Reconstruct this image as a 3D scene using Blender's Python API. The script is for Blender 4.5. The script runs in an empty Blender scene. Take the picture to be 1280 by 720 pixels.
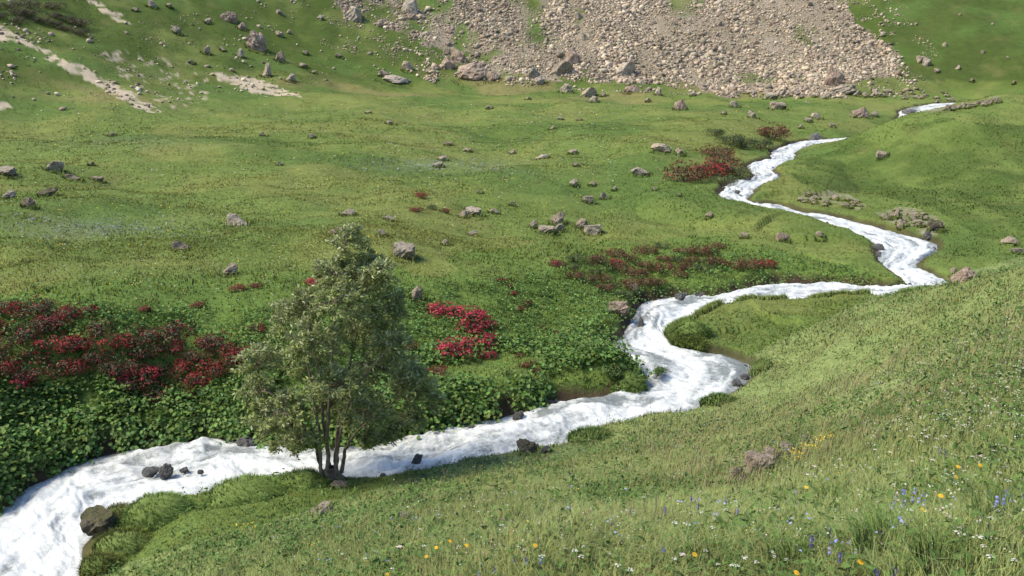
import bpy, bmesh, math, random
import numpy as np
from mathutils import Vector, Matrix, kdtree

random.seed(11)
rng = np.random.default_rng(11)
S = bpy.context.scene
COL = S.collection
R = math.radians

# ------------------------------------------------------------------ camera
F = 1108.5
PITCH = R(13.0)
CP, SP = math.cos(PITCH), math.sin(PITCH)
cam_d = bpy.data.cameras.new('camera')
cam = bpy.data.objects.new('camera', cam_d)
COL.objects.link(cam)
cam.location = (0, 0, 0)
cam.rotation_euler = (math.pi / 2 - PITCH, 0, 0)
cam_d.sensor_width = 36.0
cam_d.lens = 36.0 * F / 1280.0
cam_d.clip_start = 0.05
cam_d.clip_end = 3000
S.camera = cam


def ray(u, v):
    a = (np.asarray(u, float) - 640) / F
    b = (np.asarray(v, float) - 360) / F
    dy = CP - b * SP
    return a / dy, (-SP - b * CP) / dy          # x/Y, z/Y


def PY(u, v, Y):
    a, t = ray(u, v)
    return np.array([a * Y, Y, t * Y], float)


def PZ(u, v, z):
    a, t = ray(u, v)
    Y = z / t
    return np.array([a * Y, Y, z], float)


def project(x, y, z):
    d = y * CP - z * SP
    upv = y * SP + z * CP
    d = np.where(d < 0.1, 0.1, d)
    return 640 + F * x / d, 360 - F * upv / d, d


# ------------------------------------------------------------------ noise
def _h(ix, iy, seed):
    n = (ix.astype(np.int64) * 374761393 + iy.astype(np.int64) * 668265263 + seed * 974634541) & 0xFFFFFFFF
    n = ((n ^ (n >> 13)) * 1274126177) & 0xFFFFFFFF
    n = n ^ (n >> 16)
    return (n & 0xFFFFFF) / float(0x7FFFFF) - 1.0


def vn(x, y, seed=0):
    x = np.asarray(x, float); y = np.asarray(y, float)
    ix = np.floor(x); iy = np.floor(y)
    fx = x - ix; fy = y - iy
    fx = fx * fx * fx * (fx * (fx * 6 - 15) + 10)
    fy = fy * fy * fy * (fy * (fy * 6 - 15) + 10)
    a = _h(ix, iy, seed); b = _h(ix + 1, iy, seed)
    c = _h(ix, iy + 1, seed); d = _h(ix + 1, iy + 1, seed)
    return (a * (1 - fx) + b * fx) * (1 - fy) + (c * (1 - fx) + d * fx) * fy


def fbm(x, y, seed=0, o=4, g=0.5):
    s = 0; a = 1; t = 0
    for k in range(o):
        s = s + a * vn(x * 2 ** k + 17.3 * k, y * 2 ** k - 9.1 * k, seed + k)
        t += a; a *= g
    return s / t


def ss(a, b, x):
    t = np.clip((x - a) / (b - a), 0, 1)
    return t * t * (3 - 2 * t)


def in_poly(poly, u, v):
    u = np.asarray(u, float); v = np.asarray(v, float)
    r = np.zeros(u.shape, bool)
    n = len(poly)
    for i in range(n):
        x1, y1 = poly[i]; x2, y2 = poly[(i + 1) % n]
        if y1 == y2:
            continue
        c = ((y1 > v) != (y2 > v)) & (u < (x2 - x1) * (v - y1) / (y2 - y1) + x1)
        r ^= c
    return r


# ------------------------------------------------------------------ stream sections (bank to bank, going upstream)
SEC = [  # far bank pixel, near bank pixel, water level
    (-330, 800, -60, 960, -9.3), (-130, 700, 70, 800, -9.05), (0, 632, 112, 715, -8.9), (40, 603, 112, 678, -8.85),
    (110, 574, 165, 640, -8.75), (185, 556, 250, 620, -8.65), (250, 547, 285, 606, -8.55), (310, 551, 345, 598, -8.48),
    (400, 562, 400, 600, -8.4), (470, 553, 450, 602, -8.32), (530, 543, 540, 588, -8.25), (600, 526, 640, 568, -8.18),
    (660, 509, 705, 552, -8.1), (715, 497, 770, 530, -8.02), (790, 488, 850, 515, -7.92), (804, 472, 912, 492, -7.85),
    (797, 458, 945, 468, -7.78), (775, 447, 925, 447, -7.7), (759, 432, 862, 436, -7.62), (782, 412, 842, 431, -7.57),
    (795, 388, 838, 414, -7.5), (806, 377, 862, 402, -7.45), (850, 371, 890, 386, -7.38), (905, 368, 935, 380, -7.32),
    (950, 356, 955, 380, -7.25), (1010, 353, 1010, 377, -7.2), (1060, 357, 1062, 373, -7.14), (1105, 361, 1120, 372, -7.08),
    (1133, 357, 1190, 356, -7.0), (1111, 337, 1146, 333, -6.9), (1092, 322, 1172, 313, -6.75), (1092, 308, 1165, 302, -6.6),
    (1077, 295, 1120, 291, -6.4), (1032, 280, 1060, 275, -6.2), (988, 268, 1012, 266, -5.98), (953, 260, 972, 256, -5.8),
    (903, 250, 939, 252, -5.65), (903, 237, 940, 242, -5.5), (912, 229, 950, 233, -5.38), (940, 221, 976, 222, -5.25),
    (933, 207, 967, 211, -5.02), (961, 198, 994, 199, -4.85), (966, 188, 995, 190, -4.66), (1000, 177, 1022, 182, -4.45),
    (1030, 175, 1055, 181, -4.36), (1062, 173.5, 1082, 178, -4.28), (1103, 166, 1118, 169, -4.15), (1122, 146, 1143, 148.5, -3.2),
    (1126, 138, 1160, 141, -2.75), (1160, 131, 1190, 134, -2.25), (1240, 127, 1262, 130, -1.95), (1330, 126, 1345, 129, -1.85)]
SA = np.array([PZ(a, b, z) for a, b, c, d, z in SEC])
SB = np.array([PZ(c, d, z) for a, b, c, d, z in SEC])


def catmull(P, n):
    out = []
    N = len(P)
    for i in range(N - 1):
        p0 = P[max(i - 1, 0)]; p1 = P[i]; p2 = P[i + 1]; p3 = P[min(i + 2, N - 1)]
        for k in range(n):
            t = k / n
            out.append(0.5 * ((2 * p1) + (-p0 + p2) * t + (2 * p0 - 5 * p1 + 4 * p2 - p3) * t * t + (-p0 + 3 * p1 - 3 * p2 + p3) * t ** 3))
    out.append(P[-1])
    return np.array(out)


CA = catmull(SA, 24)
CB = catmull(SB, 24)
# irregular little bays in the banks
for C_, O_, sd in ((CA, CB, 3), (CB, CA, 8)):
    arc = np.concatenate([[0], np.cumsum(np.linalg.norm(np.diff(C_[:, :2], axis=0), axis=1))])
    w = (C_ - O_)[:, :2]
    w /= np.linalg.norm(w, axis=1)[:, None] + 1e-6
    C_[:, :2] += w * (0.20 * fbm(arc * 0.55, arc * 0 + sd, sd, 3) + 0.13 * fbm(arc * 1.7, arc * 0 + sd, sd + 5, 3))[:, None]


def resample(C_, step):
    arc = np.concatenate([[0], np.cumsum(np.linalg.norm(np.diff(C_[:, :2], axis=0), axis=1))])
    n = int(arc[-1] / step)
    t = np.linspace(0, arc[-1], n)
    return np.stack([np.interp(t, arc, C_[:, k]) for k in range(3)], 1)


EA = resample(CA, 0.08)
EB = resample(CB, 0.08)


def out_normals(E, sgn):
    t = np.gradient(E[:, :2], axis=0)
    t /= np.linalg.norm(t, axis=1)[:, None] + 1e-9
    return np.stack([-t[:, 1], t[:, 0]], 1) * sgn      # left of travel for +1


NA = out_normals(EA, 1)
NB = out_normals(EB, -1)
EE = np.vstack([EA, EB]); NN = np.vstack([NA, NB])
KD = kdtree.KDTree(len(EE))
for i, p in enumerate(EE):
    KD.insert((p[0], p[1], 0), i)
KD.balance()


def stream_dist(x, y):
    """signed distance to the waterline (positive on land), water level there, 1 if the far bank is the nearest"""
    n = len(x)
    d = np.full(n, 99.0); w = np.zeros(n); side = np.zeros(n)
    na = len(EA)
    for i in range(n):
        _c, j, dist = KD.find((x[i], y[i], 0))
        e = EE[j]
        s = (x[i] - e[0]) * NN[j, 0] + (y[i] - e[1]) * NN[j, 1]
        d[i] = dist if s > 0 else -dist
        w[i] = e[2]; side[i] = 1 if j < na else 0
    return d, w, side


# ------------------------------------------------------------------ terrain control points (pixel, forward distance)
CTRL = [
    # near slope
    (1280, 720, 4.0), (1280, 640, 5.3), (1280, 560, 7.0), (1280, 490, 9.2), (1280, 430, 11.5), (1280, 330, 18.5), (1280, 380, 14.5),
    (1150, 720, 4.4), (1150, 600, 8.0), (1150, 500, 13.0), (1150, 420, 19.0), (1190, 360, 23.0), (1090, 371, 28.0), (1150, 365, 25.5),
    (1000, 720, 5.0), (1000, 600, 10.5), (1000, 500, 18.0), (1000, 440, 22.5), (1000, 384, 28.0), (900, 420, 26.0), (860, 410, 27.5),
    (960, 470, 21.5), (820, 720, 5.4), (820, 620, 11.0), (820, 540, 18.0), (640, 720, 6.0), (640, 640, 10.5), (640, 590, 15.6),
    (400, 720, 9.2), (400, 640, 14.3), (400, 609, 16.6), (200, 720, 12.4), (200, 665, 14.9), (520, 720, 7.4), (300, 660, 14.4),
    # bank on the far side up to the terrace edge
    (0, 560, 18.6), (0, 470, 20.5), (0, 400, 22.2), (0, 350, 24.5), (150, 480, 20.6), (150, 400, 22.4), (150, 340, 25.5),
    (300, 480, 21.0), (300, 400, 23.4), (300, 340, 26.5), (450, 470, 22.0), (450, 380, 25.0), (450, 320, 28.8),
    (600, 450, 23.6), (600, 380, 26.4), (620, 330, 29.4), (620, 314, 31.6), (720, 420, 25.8), (720, 350, 29.4), (720, 320, 31.2), (720, 305, 33.6), (820, 340, 31.9), (840, 314, 33.4),
    (840, 300, 36.4), (950, 320, 33.4), (950, 308, 34.8), (950, 298, 37.2), (1050, 337, 32.7), (1040, 310, 36.2), (870, 270, 42.0), (780, 440, 24.6),
    # terrace
    (0, 300, 29.5), (0, 240, 40), (0, 200, 52), (0, 160, 66), (200, 270, 36), (200, 220, 46), (200, 170, 63), (200, 143, 78),
    (400, 270, 37), (400, 220, 48), (400, 170, 65), (400, 130, 88), (600, 270, 39), (600, 220, 50), (600, 170, 67), (600, 130, 90),
    (600, 106, 106), (760, 260, 42), (760, 210, 53), (760, 160, 72), (760, 112, 104), (880, 225, 51), (850, 165, 66), (838, 190, 57), (872, 185, 61), (800, 165, 68), (900, 130, 90),
    (960, 170, 67), (960, 140, 82), (1040, 150, 80), (1050, 160, 74), (330, 117, 92), (480, 106, 102),
    # right hand side beyond the near slope
    (1215, 338, 33.5), (1280, 306, 37), (1280, 250, 43.5), (1280, 200, 50.5), (1280, 160, 56), (1280, 126, 62), (1252, 130, 61), (1187, 140, 60), (1125, 152, 59), (1101, 164, 59), (1200, 172, 54), (1150, 170, 55.5), (1130, 200, 52.5), (1230, 215, 48.5),
    (1200, 270, 41), (1200, 220, 49), (1095, 186, 57), (1090, 230, 50), (1010, 235, 48), (1000, 210, 54),
    (1280, 124, 104), (1200, 112, 108), (1130, 95, 110), (1060, 105, 104),
    # hillsides
    (0, 120, 72), (0, 60, 82), (0, 0, 95), (110, 100, 82), (150, 40, 96), (200, 90, 91), (200, 0, 108), (330, 60, 106), (330, 0, 119),
    (500, 60, 116), (500, 0, 129), (640, 50, 120), (640, 0, 133), (800, 98, 110), (800, 50, 122), (800, 0, 135), (950, 98, 111), (950, 50, 122),
    (950, 0, 134), (1100, 50, 119), (1100, 0, 130), (1280, 60, 113), (1280, 0, 125), (1200, 50, 117),
    (-250, 200, 47), (-250, 100, 66), (-250, 0, 82), (-250, 330, 26), (-250, 450, 21.5), (-250, 600, 17.6), (1550, 330, 15), (1550, 430, 9.5), (1550, 600, 5.8), (1550, 720, 4.0),
    (1550, 250, 40), (1550, 131, 66), (1550, 60, 112), (1550, 0, 122),
    (0, -150, 120), (-250, -150, 105), (320, -150, 142), (640, -150, 165), (950, -150, 168), (1280, -150, 155), (1550, -150, 150),
    (0, -300, 150), (640, -300, 200), (1280, -300, 190), (-250, -300, 135), (1550, -300, 185)]
CT = np.array([PY(*c) for c in CTRL])
# the hollow behind the grassy rise on the right
CT = np.vstack([CT, [[ray(uu, 150)[0] * yy, yy, zz] for uu, yy, zz in ((1095, 73, -4.25), (1120, 76, -4.25), (1180, 79, -4.1), (1250, 81, -3.9), (1330, 82, -3.6))]])
bank_pts = []
for i in range(0, len(SEC)):
    a, b, ww = SA[i], SB[i], SEC[i][4]
    n = (a - b)[:2]; n /= np.linalg.norm(n)
    k = 0.5 if i < 46 else 0.3
    bank_pts.append((a[0] + n[0] * k, a[1] + n[1] * k, ww + (0.55 if i < 28 else 0.3)))
    bank_pts.append((b[0] - n[0] * k, b[1] - n[1] * k, ww + (0.22 if i < 28 else 0.3)))
CT = np.vstack([CT, np.array(bank_pts)])


def tps_coord(x, y):
    az = np.arctan2(x, y)
    lim = R(46)
    az = np.where(np.abs(az) > lim, np.sign(az) * (lim + 0.15 * np.tanh((np.abs(az) - lim) / 0.3)), az)
    r = np.maximum(np.hypot(x, y), 3.2)
    return np.stack([az * 2.2, np.log(r) * 1.6], -1)


def U(r2):
    return 0.5 * r2 * np.log(r2 + 1e-12)


Q = tps_coord(CT[:, 0], CT[:, 1])
n_ = len(Q)
K = U(((Q[:, None, :] - Q[None]) ** 2).sum(-1)) + 0.0008 * np.eye(n_)
Pm = np.hstack([np.ones((n_, 1)), Q])
A_ = np.block([[K, Pm], [Pm.T, np.zeros((3, 3))]])
SOL = np.linalg.solve(A_, np.concatenate([CT[:, 2], np.zeros(3)]))


def tps(x, y):
    sh = x.shape
    q = tps_coord(x.ravel(), y.ravel())
    out = np.empty(len(q))
    for i in range(0, len(q), 20000):
        b = q[i:i + 20000]
        out[i:i + 20000] = U(((b[:, None, :] - Q[None]) ** 2).sum(-1)) @ SOL[:n_] + SOL[n_] + b @ SOL[n_ + 1:]
    az = np.abs(np.arctan2(x.ravel(), y.ravel())); r = np.hypot(x.ravel(), y.ravel())
    w = ss(R(62), R(130), az)
    out = out * (1 - w) + (-2.2 + 0.28 * r) * w
    return out.reshape(sh)


# terrain grid: bearing x log distance
AZF = 41.0
az = np.concatenate([np.arange(-180, -AZF, 2.5), np.arange(-AZF, AZF, 0.125), np.arange(AZF, 180.01, 2.5)])
az = R(1) * az
LR = np.concatenate([np.arange(math.log(1.2), math.log(14), 0.009), np.arange(math.log(14), math.log(76), 0.0036), np.arange(math.log(76), math.log(125), 0.0055), np.arange(math.log(125), math.log(420), 0.011)])
AZ, LRG = np.meshgrid(az, LR, indexing='ij')
RR = np.exp(LRG)
GX = RR * np.sin(AZ); GY = RR * np.cos(AZ)
# the smooth base is evaluated on every third node and interpolated
ci = np.unique(np.concatenate([np.arange(0, len(az), 3), [len(az) - 1]]))
cj = np.unique(np.concatenate([np.arange(0, len(LR), 4), [len(LR) - 1]]))
base_c = tps(GX[np.ix_(ci, cj)], GY[np.ix_(ci, cj)])
tmp = np.empty((len(az), len(cj)))
for j in range(len(cj)):
    tmp[:, j] = np.interp(az, az[ci], base_c[:, j])
GZ = np.empty_like(GX)
for i in range(len(az)):
    GZ[i] = np.interp(LR, LR[cj], tmp[i])
# the stream bed
DS = np.full(GX.shape, 99.0); DW = np.zeros(GX.shape); DSIDE = np.zeros(GX.shape)
msk = (np.abs(AZ) < R(50)) & (RR < 150) & (RR > 8)
d_, w_, s_ = stream_dist(GX[msk], GY[msk])
DS[msk] = d_; DW[msk] = w_; DSIDE[msk] = s_
# hummocks
far = ss(60, 120, RR)
hum = (0.58 * fbm(GX / 6.5, GY / 6.5, 21, 3) + 0.60 * fbm(GX / 15, GY / 15, 23, 2) * ss(26, 45, RR)) * (0.30 + 0.70 * ss(14, 34, RR)) + 0.07 * fbm(GX / 1.6, GY / 1.6, 31, 3) * (1 - 0.4 * far)
hum += far * (0.5 * fbm(GX / 14, GY / 14, 41, 4) + 0.3 * np.abs(fbm(GX / 5, GY / 9, 43, 3)))
GZ = GZ + hum * ss(1.0, 5.0, RR) * ss(0.3, 7.0, DS)
bn = 0.5 + 0.5 * fbm(GX / 1.1, GY / 1.1, 55, 3)
bankh = np.where((DSIDE > 0.5) & (DW < -7.03), np.where(DW < -8.0, 0.25 + 0.45 * bn, 0.16 + 0.28 * bn), 0.10 + 0.16 * bn)
prof = DW + bankh * ss(-0.05, 0.32, DS) + np.where((DSIDE > .5) & (DW < -7.03), 0.22, 0.07) * np.maximum(DS, 0) - 0.45 * ss(0.0, 0.5, -DS)
mixw = ss(0.25, 2.2, DS)
near_s = DS < 8
GZ = np.where(near_s, prof * (1 - mixw) + np.maximum(GZ, DW + 0.12 + 0.04 * DS - 3.0 * ss(2.5, 8, DS)) * mixw, GZ)


def gi(G, x, y):
    """bilinear look-up of a grid on the terrain"""
    a = np.arctan2(x, y); l = np.log(np.maximum(np.hypot(x, y), 1.21))
    i = np.clip(np.searchsorted(az, a) - 1, 0, len(az) - 2)
    j = np.clip(np.searchsorted(LR, l) - 1, 0, len(LR) - 2)
    fa = np.clip((a - az[i]) / (az[i + 1] - az[i]), 0, 1); fl = np.clip((l - LR[j]) / (LR[j + 1] - LR[j]), 0, 1)
    return (G[i, j] * (1 - fa) + G[i + 1, j] * fa) * (1 - fl) + (G[i, j + 1] * (1 - fa) + G[i + 1, j + 1] * fa) * fl


YS = np.exp(np.linspace(math.log(2.5), math.log(260), 1500))


def hit(u, v):
    """where a line of sight of the photograph meets the ground"""
    u = np.atleast_1d(np.asarray(u, float)); v = np.atleast_1d(np.asarray(v, float))
    out = np.empty((len(u), 3))
    for i in range(0, len(u), 2000):
        a, t = ray(u[i:i + 2000], v[i:i + 2000])
        X = a[:, None] * YS[None]; Z = t[:, None] * YS[None]
        Yb = np.broadcast_to(YS, X.shape)
        H = gi(GZ, X, Yb)
        below = Z < H
        j = np.argmax(below, 1)
        j = np.where(below.any(1), j, len(YS) - 1)
        jm = np.maximum(j - 1, 0)
        k = np.arange(len(j))
        d0 = Z[k, jm] - H[k, jm]; d1 = Z[k, j] - H[k, j]
        f = np.clip(d0 / (d0 - d1 + 1e-9), 0, 1)
        Y = YS[jm] * (1 - f) + YS[j] * f
        x = a * Y
        out[i:i + 2000] = np.stack([x, Y, gi(GZ, x, Y)], 1)
    return out


def hit1(u, v):
    return hit([u], [v])[0]


def px_m(p):
    """metres per photograph pixel at a point"""
    return (p[1] * CP - p[2] * SP) / F


# ------------------------------------------------------------------ masks on the ground
PU, PV, PD = project(GX, GY, GZ)
front = (GY > 1) & (np.abs(AZ) < R(60))
wu = PU + 16 * fbm(GX / 4, GY / 4, 61, 3) + 14 * fbm(GX / 1.2, GY / 1.2, 63, 2); wv = PV + 8 * fbm(GX / 4, GY / 4, 62, 3) + 5 * fbm(GX / 1.2, GY / 1.2, 64, 2)
SCREE = [(425, -200), (1010, -200), (1050, 0), (1075, 35), (1122, 72), (1132, 96), (1060, 104), (1050, 122), (960, 120), (880, 116), (850, 100), (700, 101), (600, 96), (565, 72), (500, 45), (425, 22)]
scree = np.where(front & in_poly(SCREE, wu, wv), 1.0, 0.0)
pn = fbm(GX / 3.2, GY / 5, 71, 4)
patch = ss(-0.35, 0.30, pn + 0.35 * fbm(GX / 1.1, GY / 1.3, 73, 3) + 0.50 * ss(650, 880, PU) + 0.10)        # the left part is half grown over
scree *= patch
for gp in ([(995, 28), (1020, 35), (1022, 62), (1000, 50)], [(840, 0), (880, 0), (870, 22), (842, 24)], [(905, 95), (1010, 92), (1030, 104), (920, 106)]):
    scree *= np.where(in_poly(gp, wu, wv), 0.18 + 0.3 * ss(0, 0.3, pn), 1)
wu2 = PU + 9 * fbm(GX / 1.3, GY / 1.3, 65, 4); wv2 = PV + 4 * fbm(GX / 1.3, GY / 1.3, 66, 4)
GUL = [[(-60, 22), (0, 33), (60, 64), (110, 88), (160, 112), (203, 139), (188, 140), (140, 118), (90, 93), (40, 60), (-60, 34)],
       [(268, 91), (310, 96), (345, 108), (374, 119), (325, 119), (295, 108), (270, 98)],
       [(98, -5), (108, -5), (160, 26), (168, 33), (150, 27)], [(-40, 125), (0, 126), (18, 132), (0, 137), (-40, 140)]]
dirt = np.zeros(GX.shape)
for g in GUL:
    dirt = np.maximum(dirt, np.where(front & in_poly(g, wu2, wv2), 1.0, 0.0))
dirt *= ss(-0.45, 0.05, fbm(GX / 0.7, GY / 0.7, 77, 4))
fleck = in_poly([(120, 60), (200, 70), (270, 90), (260, 125), (215, 140), (150, 95)], wu2, wv2) & front
dirt = np.maximum(dirt, np.where(fleck, 0.75 * ss(0.22, 0.42, fbm(GX / 0.45, GY / 1.1, 79, 3) + 0.3 * fbm(GX / 3, GY / 3, 80, 2)), 0))
RUB = [[(1000, 245), (1020, 238), (1050, 240), (1085, 256), (1075, 262), (1030, 256), (1002, 252)], [(1095, 266), (1125, 258), (1165, 265), (1182, 282), (1165, 294), (1125, 283), (1098, 274)],
       [(1120, 140), (1200, 131), (1250, 122), (1255, 127), (1190, 139)], [(610, 655), (640, 648), (690, 650), (705, 660), (650, 667), (615, 665)]]
rub = np.zeros(GX.shape)
for g in RUB:
    rub = np.maximum(rub, np.where(front & in_poly(g, wu2, wv2), 1.0, 0.0))
rub *= ss(-0.4, -0.05, fbm(GX / 0.8, GY / 0.8, 83, 3))
soil = (1 - ss(0.08, 0.28, DS + 0.14 * fbm(GX / 0.7, GY / 0.7, 85, 3))) * np.where(DSIDE > .5, 1, 0.8)
LUSH = [(-300, 380), (0, 365), (300, 345), (520, 350), (640, 300), (800, 300), (960, 300), (1100, 345), (1135, 362), (950, 352), (850, 370), (800, 380), (760, 430), (808, 470), (800, 490), (600, 530), (420, 560), (300, 550), (200, 555), (100, 580), (0, 640), (-300, 900)]
lush = np.where(front & in_poly(LUSH, PU + 25 * fbm(GX / 2, GY / 2, 87, 3), PV + 25 * fbm(GX / 2, GY / 2, 88, 3)), 1.0, 0.0)


def lerp3(a, b, w):
    return a * (1 - w[..., None]) + np.array(b) * w[..., None]


def grass_colour(x, y, u, v):
    """what colour the plants have: fresh, olive, dry, bluish with flowers, plus painted shade on mound and folds"""
    n1 = fbm(x / 5, y / 5, 101, 4); n2 = fbm(x / 1.7, y / 1.7, 103, 3); n3 = fbm(x / 11, y / 7, 105, 3)
    c = np.zeros(x.shape + (3,)) + np.array([0.110, 0.153, 0.035])
    c = lerp3(c, (0.144, 0.170, 0.044), ss(-0.25, 0.45, n1 + 0.4 * n2))
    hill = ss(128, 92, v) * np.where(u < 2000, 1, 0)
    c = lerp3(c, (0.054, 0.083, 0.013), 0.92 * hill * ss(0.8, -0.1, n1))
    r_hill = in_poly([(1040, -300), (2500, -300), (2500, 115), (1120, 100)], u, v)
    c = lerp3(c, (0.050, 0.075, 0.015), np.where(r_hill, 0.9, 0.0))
    n5 = fbm(x / 9, y / 6, 109, 3)
    c = lerp3(c, (0.074, 0.122, 0.026), 0.8 * ss(0.05, 0.40, n5) * np.where(v < 330, 1.0, 0.25))  # darker green patches paint in the shading of the meadow's folds
    dry = ss(0.12, 0.5, n3) * ss(150, 120, v) * ss(85, 105, v)
    c = lerp3(c, (0.19, 0.16, 0.065), 0.7 * dry)
    band = in_poly([(780, 560), (900, 510), (1040, 470), (1300, 390), (1600, 330), (1600, 420), (1300, 480), (1080, 540), (900, 590)], u + 30 * n2, v + 30 * n1)
    c = lerp3(c, (0.215, 0.210, 0.100), np.where(band, 0.5, 0.0) * ss(-0.6, 0.4, n2))
    nearm = in_poly([(380, 640), (820, 500), (1090, 372), (1280, 320), (2500, 200), (2500, 3000), (-200, 3000), (100, 720)], u, v)
    c = lerp3(c, (0.200, 0.245, 0.090), np.where(nearm, 0.7, 0.0))
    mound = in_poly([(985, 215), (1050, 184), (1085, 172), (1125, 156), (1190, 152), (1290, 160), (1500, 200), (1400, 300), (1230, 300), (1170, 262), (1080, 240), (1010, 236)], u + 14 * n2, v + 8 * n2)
    c = lerp3(c, (0.060, 0.096, 0.019), np.where(mound, 0.9, 0.0) * ss(-0.7, 0.2, n2))  # deeper green on the mound's slope, its shading put into the colour
    bl = np.exp(-(((u - 130) / 120) ** 2 + ((v - 287) / 12) ** 2)) + 0.8 * np.exp(-(((u - 545) / 110) ** 2 + ((v - 208) / 9) ** 2)) + 0.6 * np.exp(-(((u - 170) / 110) ** 2 + ((v - 178) / 8) ** 2))
    c = lerp3(c, (0.15, 0.180, 0.120), np.clip(bl, 0, 1) * 0.4 * ss(-0.5, 0.3, n2))
    return c


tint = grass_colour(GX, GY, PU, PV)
tint = lerp3(tint, (0.092, 0.148, 0.029), 0.8 * lush)


# ------------------------------------------------------------------ materials
def new_mat(name):
    m = bpy.data.materials.new(name)
    m.use_nodes = True
    nt = m.node_tree
    nt.nodes.clear()
    return m, nt


class NT:
    def __init__(s, nt):
        s.nt = nt

    def n(s, t, **kw):
        nd = s.nt.nodes.new(t)
        for k, v in kw.items():
            if k == 'ins':
                for a, b in v.items():
                    if isinstance(b, bpy.types.NodeSocket):
                        s.nt.links.new(b, nd.inputs[a])
                    else:
                        nd.inputs[a].default_value = b
            else:
                setattr(nd, k, v)
        return nd

    def noise(s, vec, scale, detail=4, rough=0.55, out='Fac'):
        nd = s.n('ShaderNodeTexNoise', ins={'Scale': scale, 'Detail': detail, 'Roughness': rough})
        if vec is not None:
            s.nt.links.new(vec, nd.inputs['Vector'])
        return nd.outputs[out]

    def ramp(s, fac, stops):
        nd = s.n('ShaderNodeValToRGB')
        s.nt.links.new(fac, nd.inputs[0])
        el = nd.color_ramp.elements
        while len(el) < len(stops):
            el.new(0.5)
        for e, (p, c) in zip(el, stops):
            e.position = p
            e.color = (c[0], c[1], c[2], 1) if hasattr(c, '__len__') else (c, c, c, 1)
        return nd.outputs[0]

    def mix(s, fac, a, b, bt='MIX'):
        nd = s.n('ShaderNodeMix', data_type='RGBA', blend_type=bt)
        for sock, val in ((nd.inputs[0], fac), (nd.inputs[6], a), (nd.inputs[7], b)):
            if isinstance(val, bpy.types.NodeSocket):
                s.nt.links.new(val, sock)
            elif hasattr(val, '__len__'):
                sock.default_value = (val[0], val[1], val[2], 1)
            else:
                sock.default_value = val
        return nd.outputs[2]

    def math(s, op, a, b=0.0):
        nd = s.n('ShaderNodeMath', operation=op)
        for sock, val in ((nd.inputs[0], a), (nd.inputs[1], b)):
            if isinstance(val, bpy.types.NodeSocket):
                s.nt.links.new(val, sock)
            else:
                sock.default_value = val
        return nd.outputs[0]

    def attr(s, name, out='Fac'):
        return s.n('ShaderNodeAttribute', attribute_name=name).outputs[out]

    def coord(s, which='Object'):
        return s.n('ShaderNodeTexCoord').outputs[which]

    def out(s, sh):
        o = s.n('ShaderNodeOutputMaterial')
        s.nt.links.new(sh, o.inputs['Surface'])

    def bump(s, h, strength, dist):
        return s.n('ShaderNodeBump', ins={'Height': h, 'Strength': strength, 'Distance': dist}).outputs[0]


def mat_ground():
    m, nt = new_mat('ground')
    t = NT(nt)
    co = t.coord()
    g = t.attr('tint', 'Color')
    f1 = t.noise(co, 1.3, 6, 0.65)
    f2 = t.noise(co, 9.0, 4, 0.6)
    f3 = t.noise(co, 0.35, 5, 0.6)
    var = t.ramp(f1, [(0.3, 0.80), (0.5, 0.98), (0.72, 1.15)])
    var2 = t.ramp(f2, [(0.3, 0.78), (0.7, 1.2)])
    grass = t.mix(1.0, t.mix(1.0, g, var, 'MULTIPLY'), var2, 'MULTIPLY')
    grass = t.mix(t.ramp(f3, [(0.55, 0.0), (0.72, 0.35)]), grass, (0.15, 0.13, 0.05))
    vor = t.n('ShaderNodeTexVoronoi', ins={'Scale': 1.5, 'Vector': co})
    vor2 = t.n('ShaderNodeTexVoronoi', ins={'Scale': 7.0, 'Vector': co})
    sv = t.ramp(t.n('ShaderNodeSeparateColor', ins={0: vor2.outputs['Color']}).outputs[0], [(0.0, (0.18, 0.145, 0.105)), (0.5, (0.31, 0.255, 0.185)), (1.0, (0.40, 0.34, 0.26))])
    sv = t.mix(t.ramp(f3, [(0.42, 0.0), (0.62, 0.6)]), sv, (0.235, 0.205, 0.12))
    st = t.mix(t.ramp(vor2.outputs['Distance'], [(0.25, 0.0), (0.65, 0.55)]), sv, (0.10, 0.08, 0.065))
    dirt = t.ramp(f2, [(0.3, (0.32, 0.26, 0.185)), (0.7, (0.46, 0.385, 0.285))])
    soil = t.ramp(f1, [(0.3, (0.028, 0.02, 0.013)), (0.55, (0.06, 0.043, 0.026)), (0.75, (0.075, 0.07, 0.022))])
    c = t.mix(t.attr('scree'), grass, st)
    c = t.mix(t.math('MULTIPLY', t.attr('rubble'), 0.6), c, st)
    c = t.mix(t.attr('dirt'), c, dirt)
    c = t.mix(t.attr('soil'), c, soil)
    b = t.bump(t.math('ADD', f2, t.math('MULTIPLY', t.noise(co, 30, 3), 0.5)), 0.5, 0.10)
    p = t.n('ShaderNodeBsdfPrincipled', ins={'Base Color': c, 'Roughness': 0.95, 'Normal': b, 'Specular IOR Level': 0.15})
    t.out(p.outputs[0])
    return m


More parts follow.
